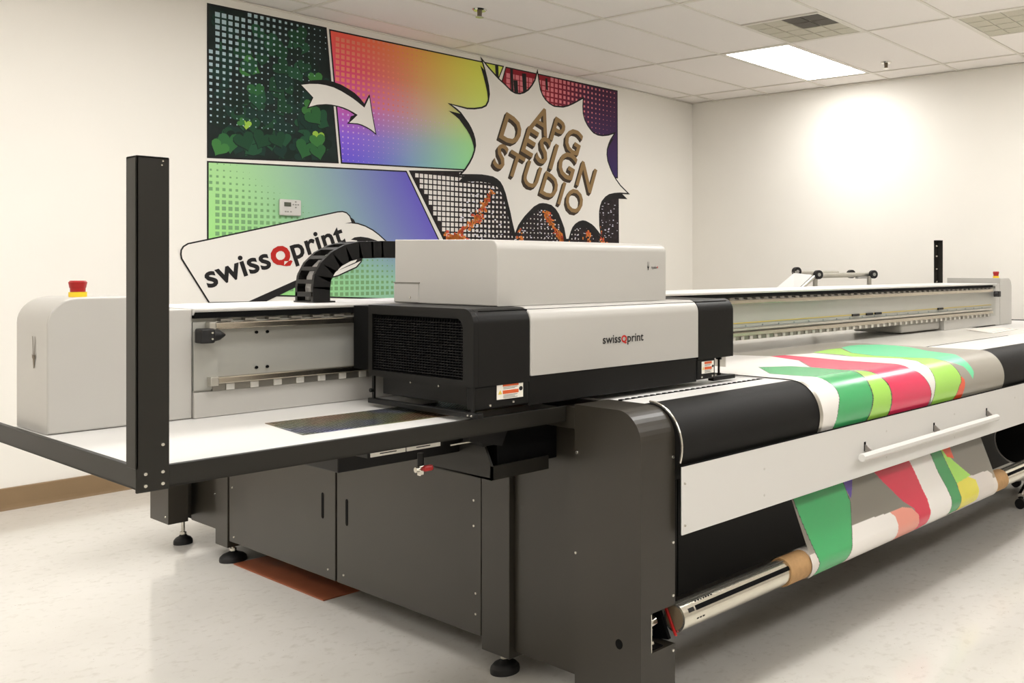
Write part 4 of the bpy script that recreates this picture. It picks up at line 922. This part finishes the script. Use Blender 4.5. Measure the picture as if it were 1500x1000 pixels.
# reel with chrome base under the far end
rl = thing('floor_reel', 'black round reel with pale rim on a chrome star base under the far printer end', 'reel', (5.0, 2.0, 0))
b = NB(); cyl(b, (4.86, 2.03, .33), (4.96, 2.03, .33), .125, seg=48); obj('reel_drum', b, M_black, rl, smooth=True)
b = NB()
for k in range(40):
    a, c = 2*pi*k/40, 2*pi*(k+1)/40
    cyl(b, (4.857, 2.03+.125*cos(a), .33+.125*sin(a)), (4.857, 2.03+.125*cos(c), .33+.125*sin(c)), .004, seg=5, caps=False)
obj('reel_rim', b, M_cable, rl, smooth=True)
b = NB(); cyl(b, (5.0, 2.0, .10), (5.0, 2.0, .30), .025, seg=16); obj('reel_column', b, M_chrome, rl, smooth=True)
for k in range(5):
    a = radians(118+72*k); b = NB(); ex, ey = 5.0+.27*cos(a), 2.0+.24*sin(a)
    tube(b, [(5.0, 2.0, .115), (5.0+.13*cos(a), 2.0+.12*sin(a), .10), (ex, ey, .065)], .017, 10); obj('base_arm', b, M_chrome, rl, smooth=True)
    b = NB(); cyl(b, (ex-.012, ey, .0275), (ex+.012, ey, .0275), .027, seg=18); obj('caster', b, M_rubber, rl, smooth=True)
# white sheet on the right tray
b = NB(); prism(b, [(5.44, 2.60), (5.86, 2.61), (5.69, 2.375), (5.25, 2.34)], 'z', .8662, .8672)
sh = obj('paper_sheet', b, M_lab); tag(sh, 'thin white sheet with a grey outline lying on the far end of the bed', 'sheet')
b = NB(); Q = [(5.40, 2.565), (5.79, 2.575), (5.70, 2.42), (5.33, 2.385)]
for i in range(4):
    p0, p1 = Vector(Q[i]), Vector(Q[(i+1) % 4]); t = (p1-p0).normalized(); nn_ = Vector((-t.y, t.x))*.005
    b.faces.new([b.verts.new((*v, .8675)) for v in (p0-nn_, p1-nn_, p1+nn_, p0+nn_)])
obj('outline_print', b, mat('sheet_outline', (196, 178, 172), .6), sh)
# roller stand behind the beam
st = thing('roller_stand', 'aluminium stand with black wheels and a sloping white board behind the printer beam', 'stand', (6.0, 4.05, 0))
for i, (x, y) in enumerate(((5.80, 3.98), (6.56, 3.98), (5.80, 4.3), (6.56, 4.3))):
    b = NB(); cyl(b, (x, y, 0), (x, y, 1.185 if i < 2 else .9), .019, seg=16); obj('stand_post', b, M_alu, st, smooth=True)
for x in (5.80, 6.56):
    b = NB(); cyl(b, (x, 3.995, .85), (x, 4.285, .85), .014, seg=16); obj('side_bar', b, M_alu, st, smooth=True)
b = NB(); cyl(b, (5.80, 4.0, 1.19), (6.60, 4.0, 1.195), .019, seg=16); obj('cross_bar', b, M_alu, st, smooth=True)
b = NB(); cyl(b, (5.80, 4.17, 1.215), (6.56, 4.28, 1.21), .014, seg=16); obj('cross_bar', b, M_alu, st, smooth=True)
for (x, y, z) in ((5.80, 3.955, 1.199), (5.83, 4.17, 1.222), (6.40, 4.05, 1.200), (6.58, 3.955, 1.197)):
    b = NB(); 
    cyl(b, (x-.008, y-.016, z), (x+.008, y+.016, z), .033, seg=24); o = obj('stand_wheel', b, M_rubber, st, smooth=True)
    b = NB(); cyl(b, (x-.010, y-.019, z), (x+.010, y+.019, z), .013, seg=14); obj('wheel_hub', b, M_cable, o, smooth=True)
b = NB(); vs = [(5.53, 3.985, 1.068), (5.765, 3.985, 1.196), (5.80, 4.17, 1.212), (5.49, 4.17, 1.062)]
A = [b.verts.new(v) for v in vs]; C_ = [b.verts.new((v[0], v[1], v[2]-.02)) for v in vs]
b.faces.new(A); b.faces.new(C_[::-1])
for k in range(4): b.faces.new((A[k], C_[k], C_[(k+1) % 4], A[(k+1) % 4]))
bmesh.ops.recalc_face_normals(b, faces=b.faces); obj('sloping_board', b, M_panelw, st)
b = NB(); cyl(b, (5.54, 3.968, 1.064), (5.785, 3.968, 1.19), .011, seg=12); obj('board_edge', b, M_alu, st, smooth=True)
b = NB(); box(b, 6.38, 6.52, 3.97, 4.0, 1.165, 1.18, .004); obj('bar_clamp', b, M_cable, st)
# orange floor reflection below the cabinets, put in as a thin coloured slab
b = NB(); box(b, 1.845, 2.45, 3.5, 4.235, 0, .005, .001); tag(obj('floor_orange_reflection', b, mat('orange_reflection', (156, 88, 58), .5, noise=.1, nscale=12)), 'orange brown slab standing in for a reflection on the floor under the cabinet doors', 'reflection patch')
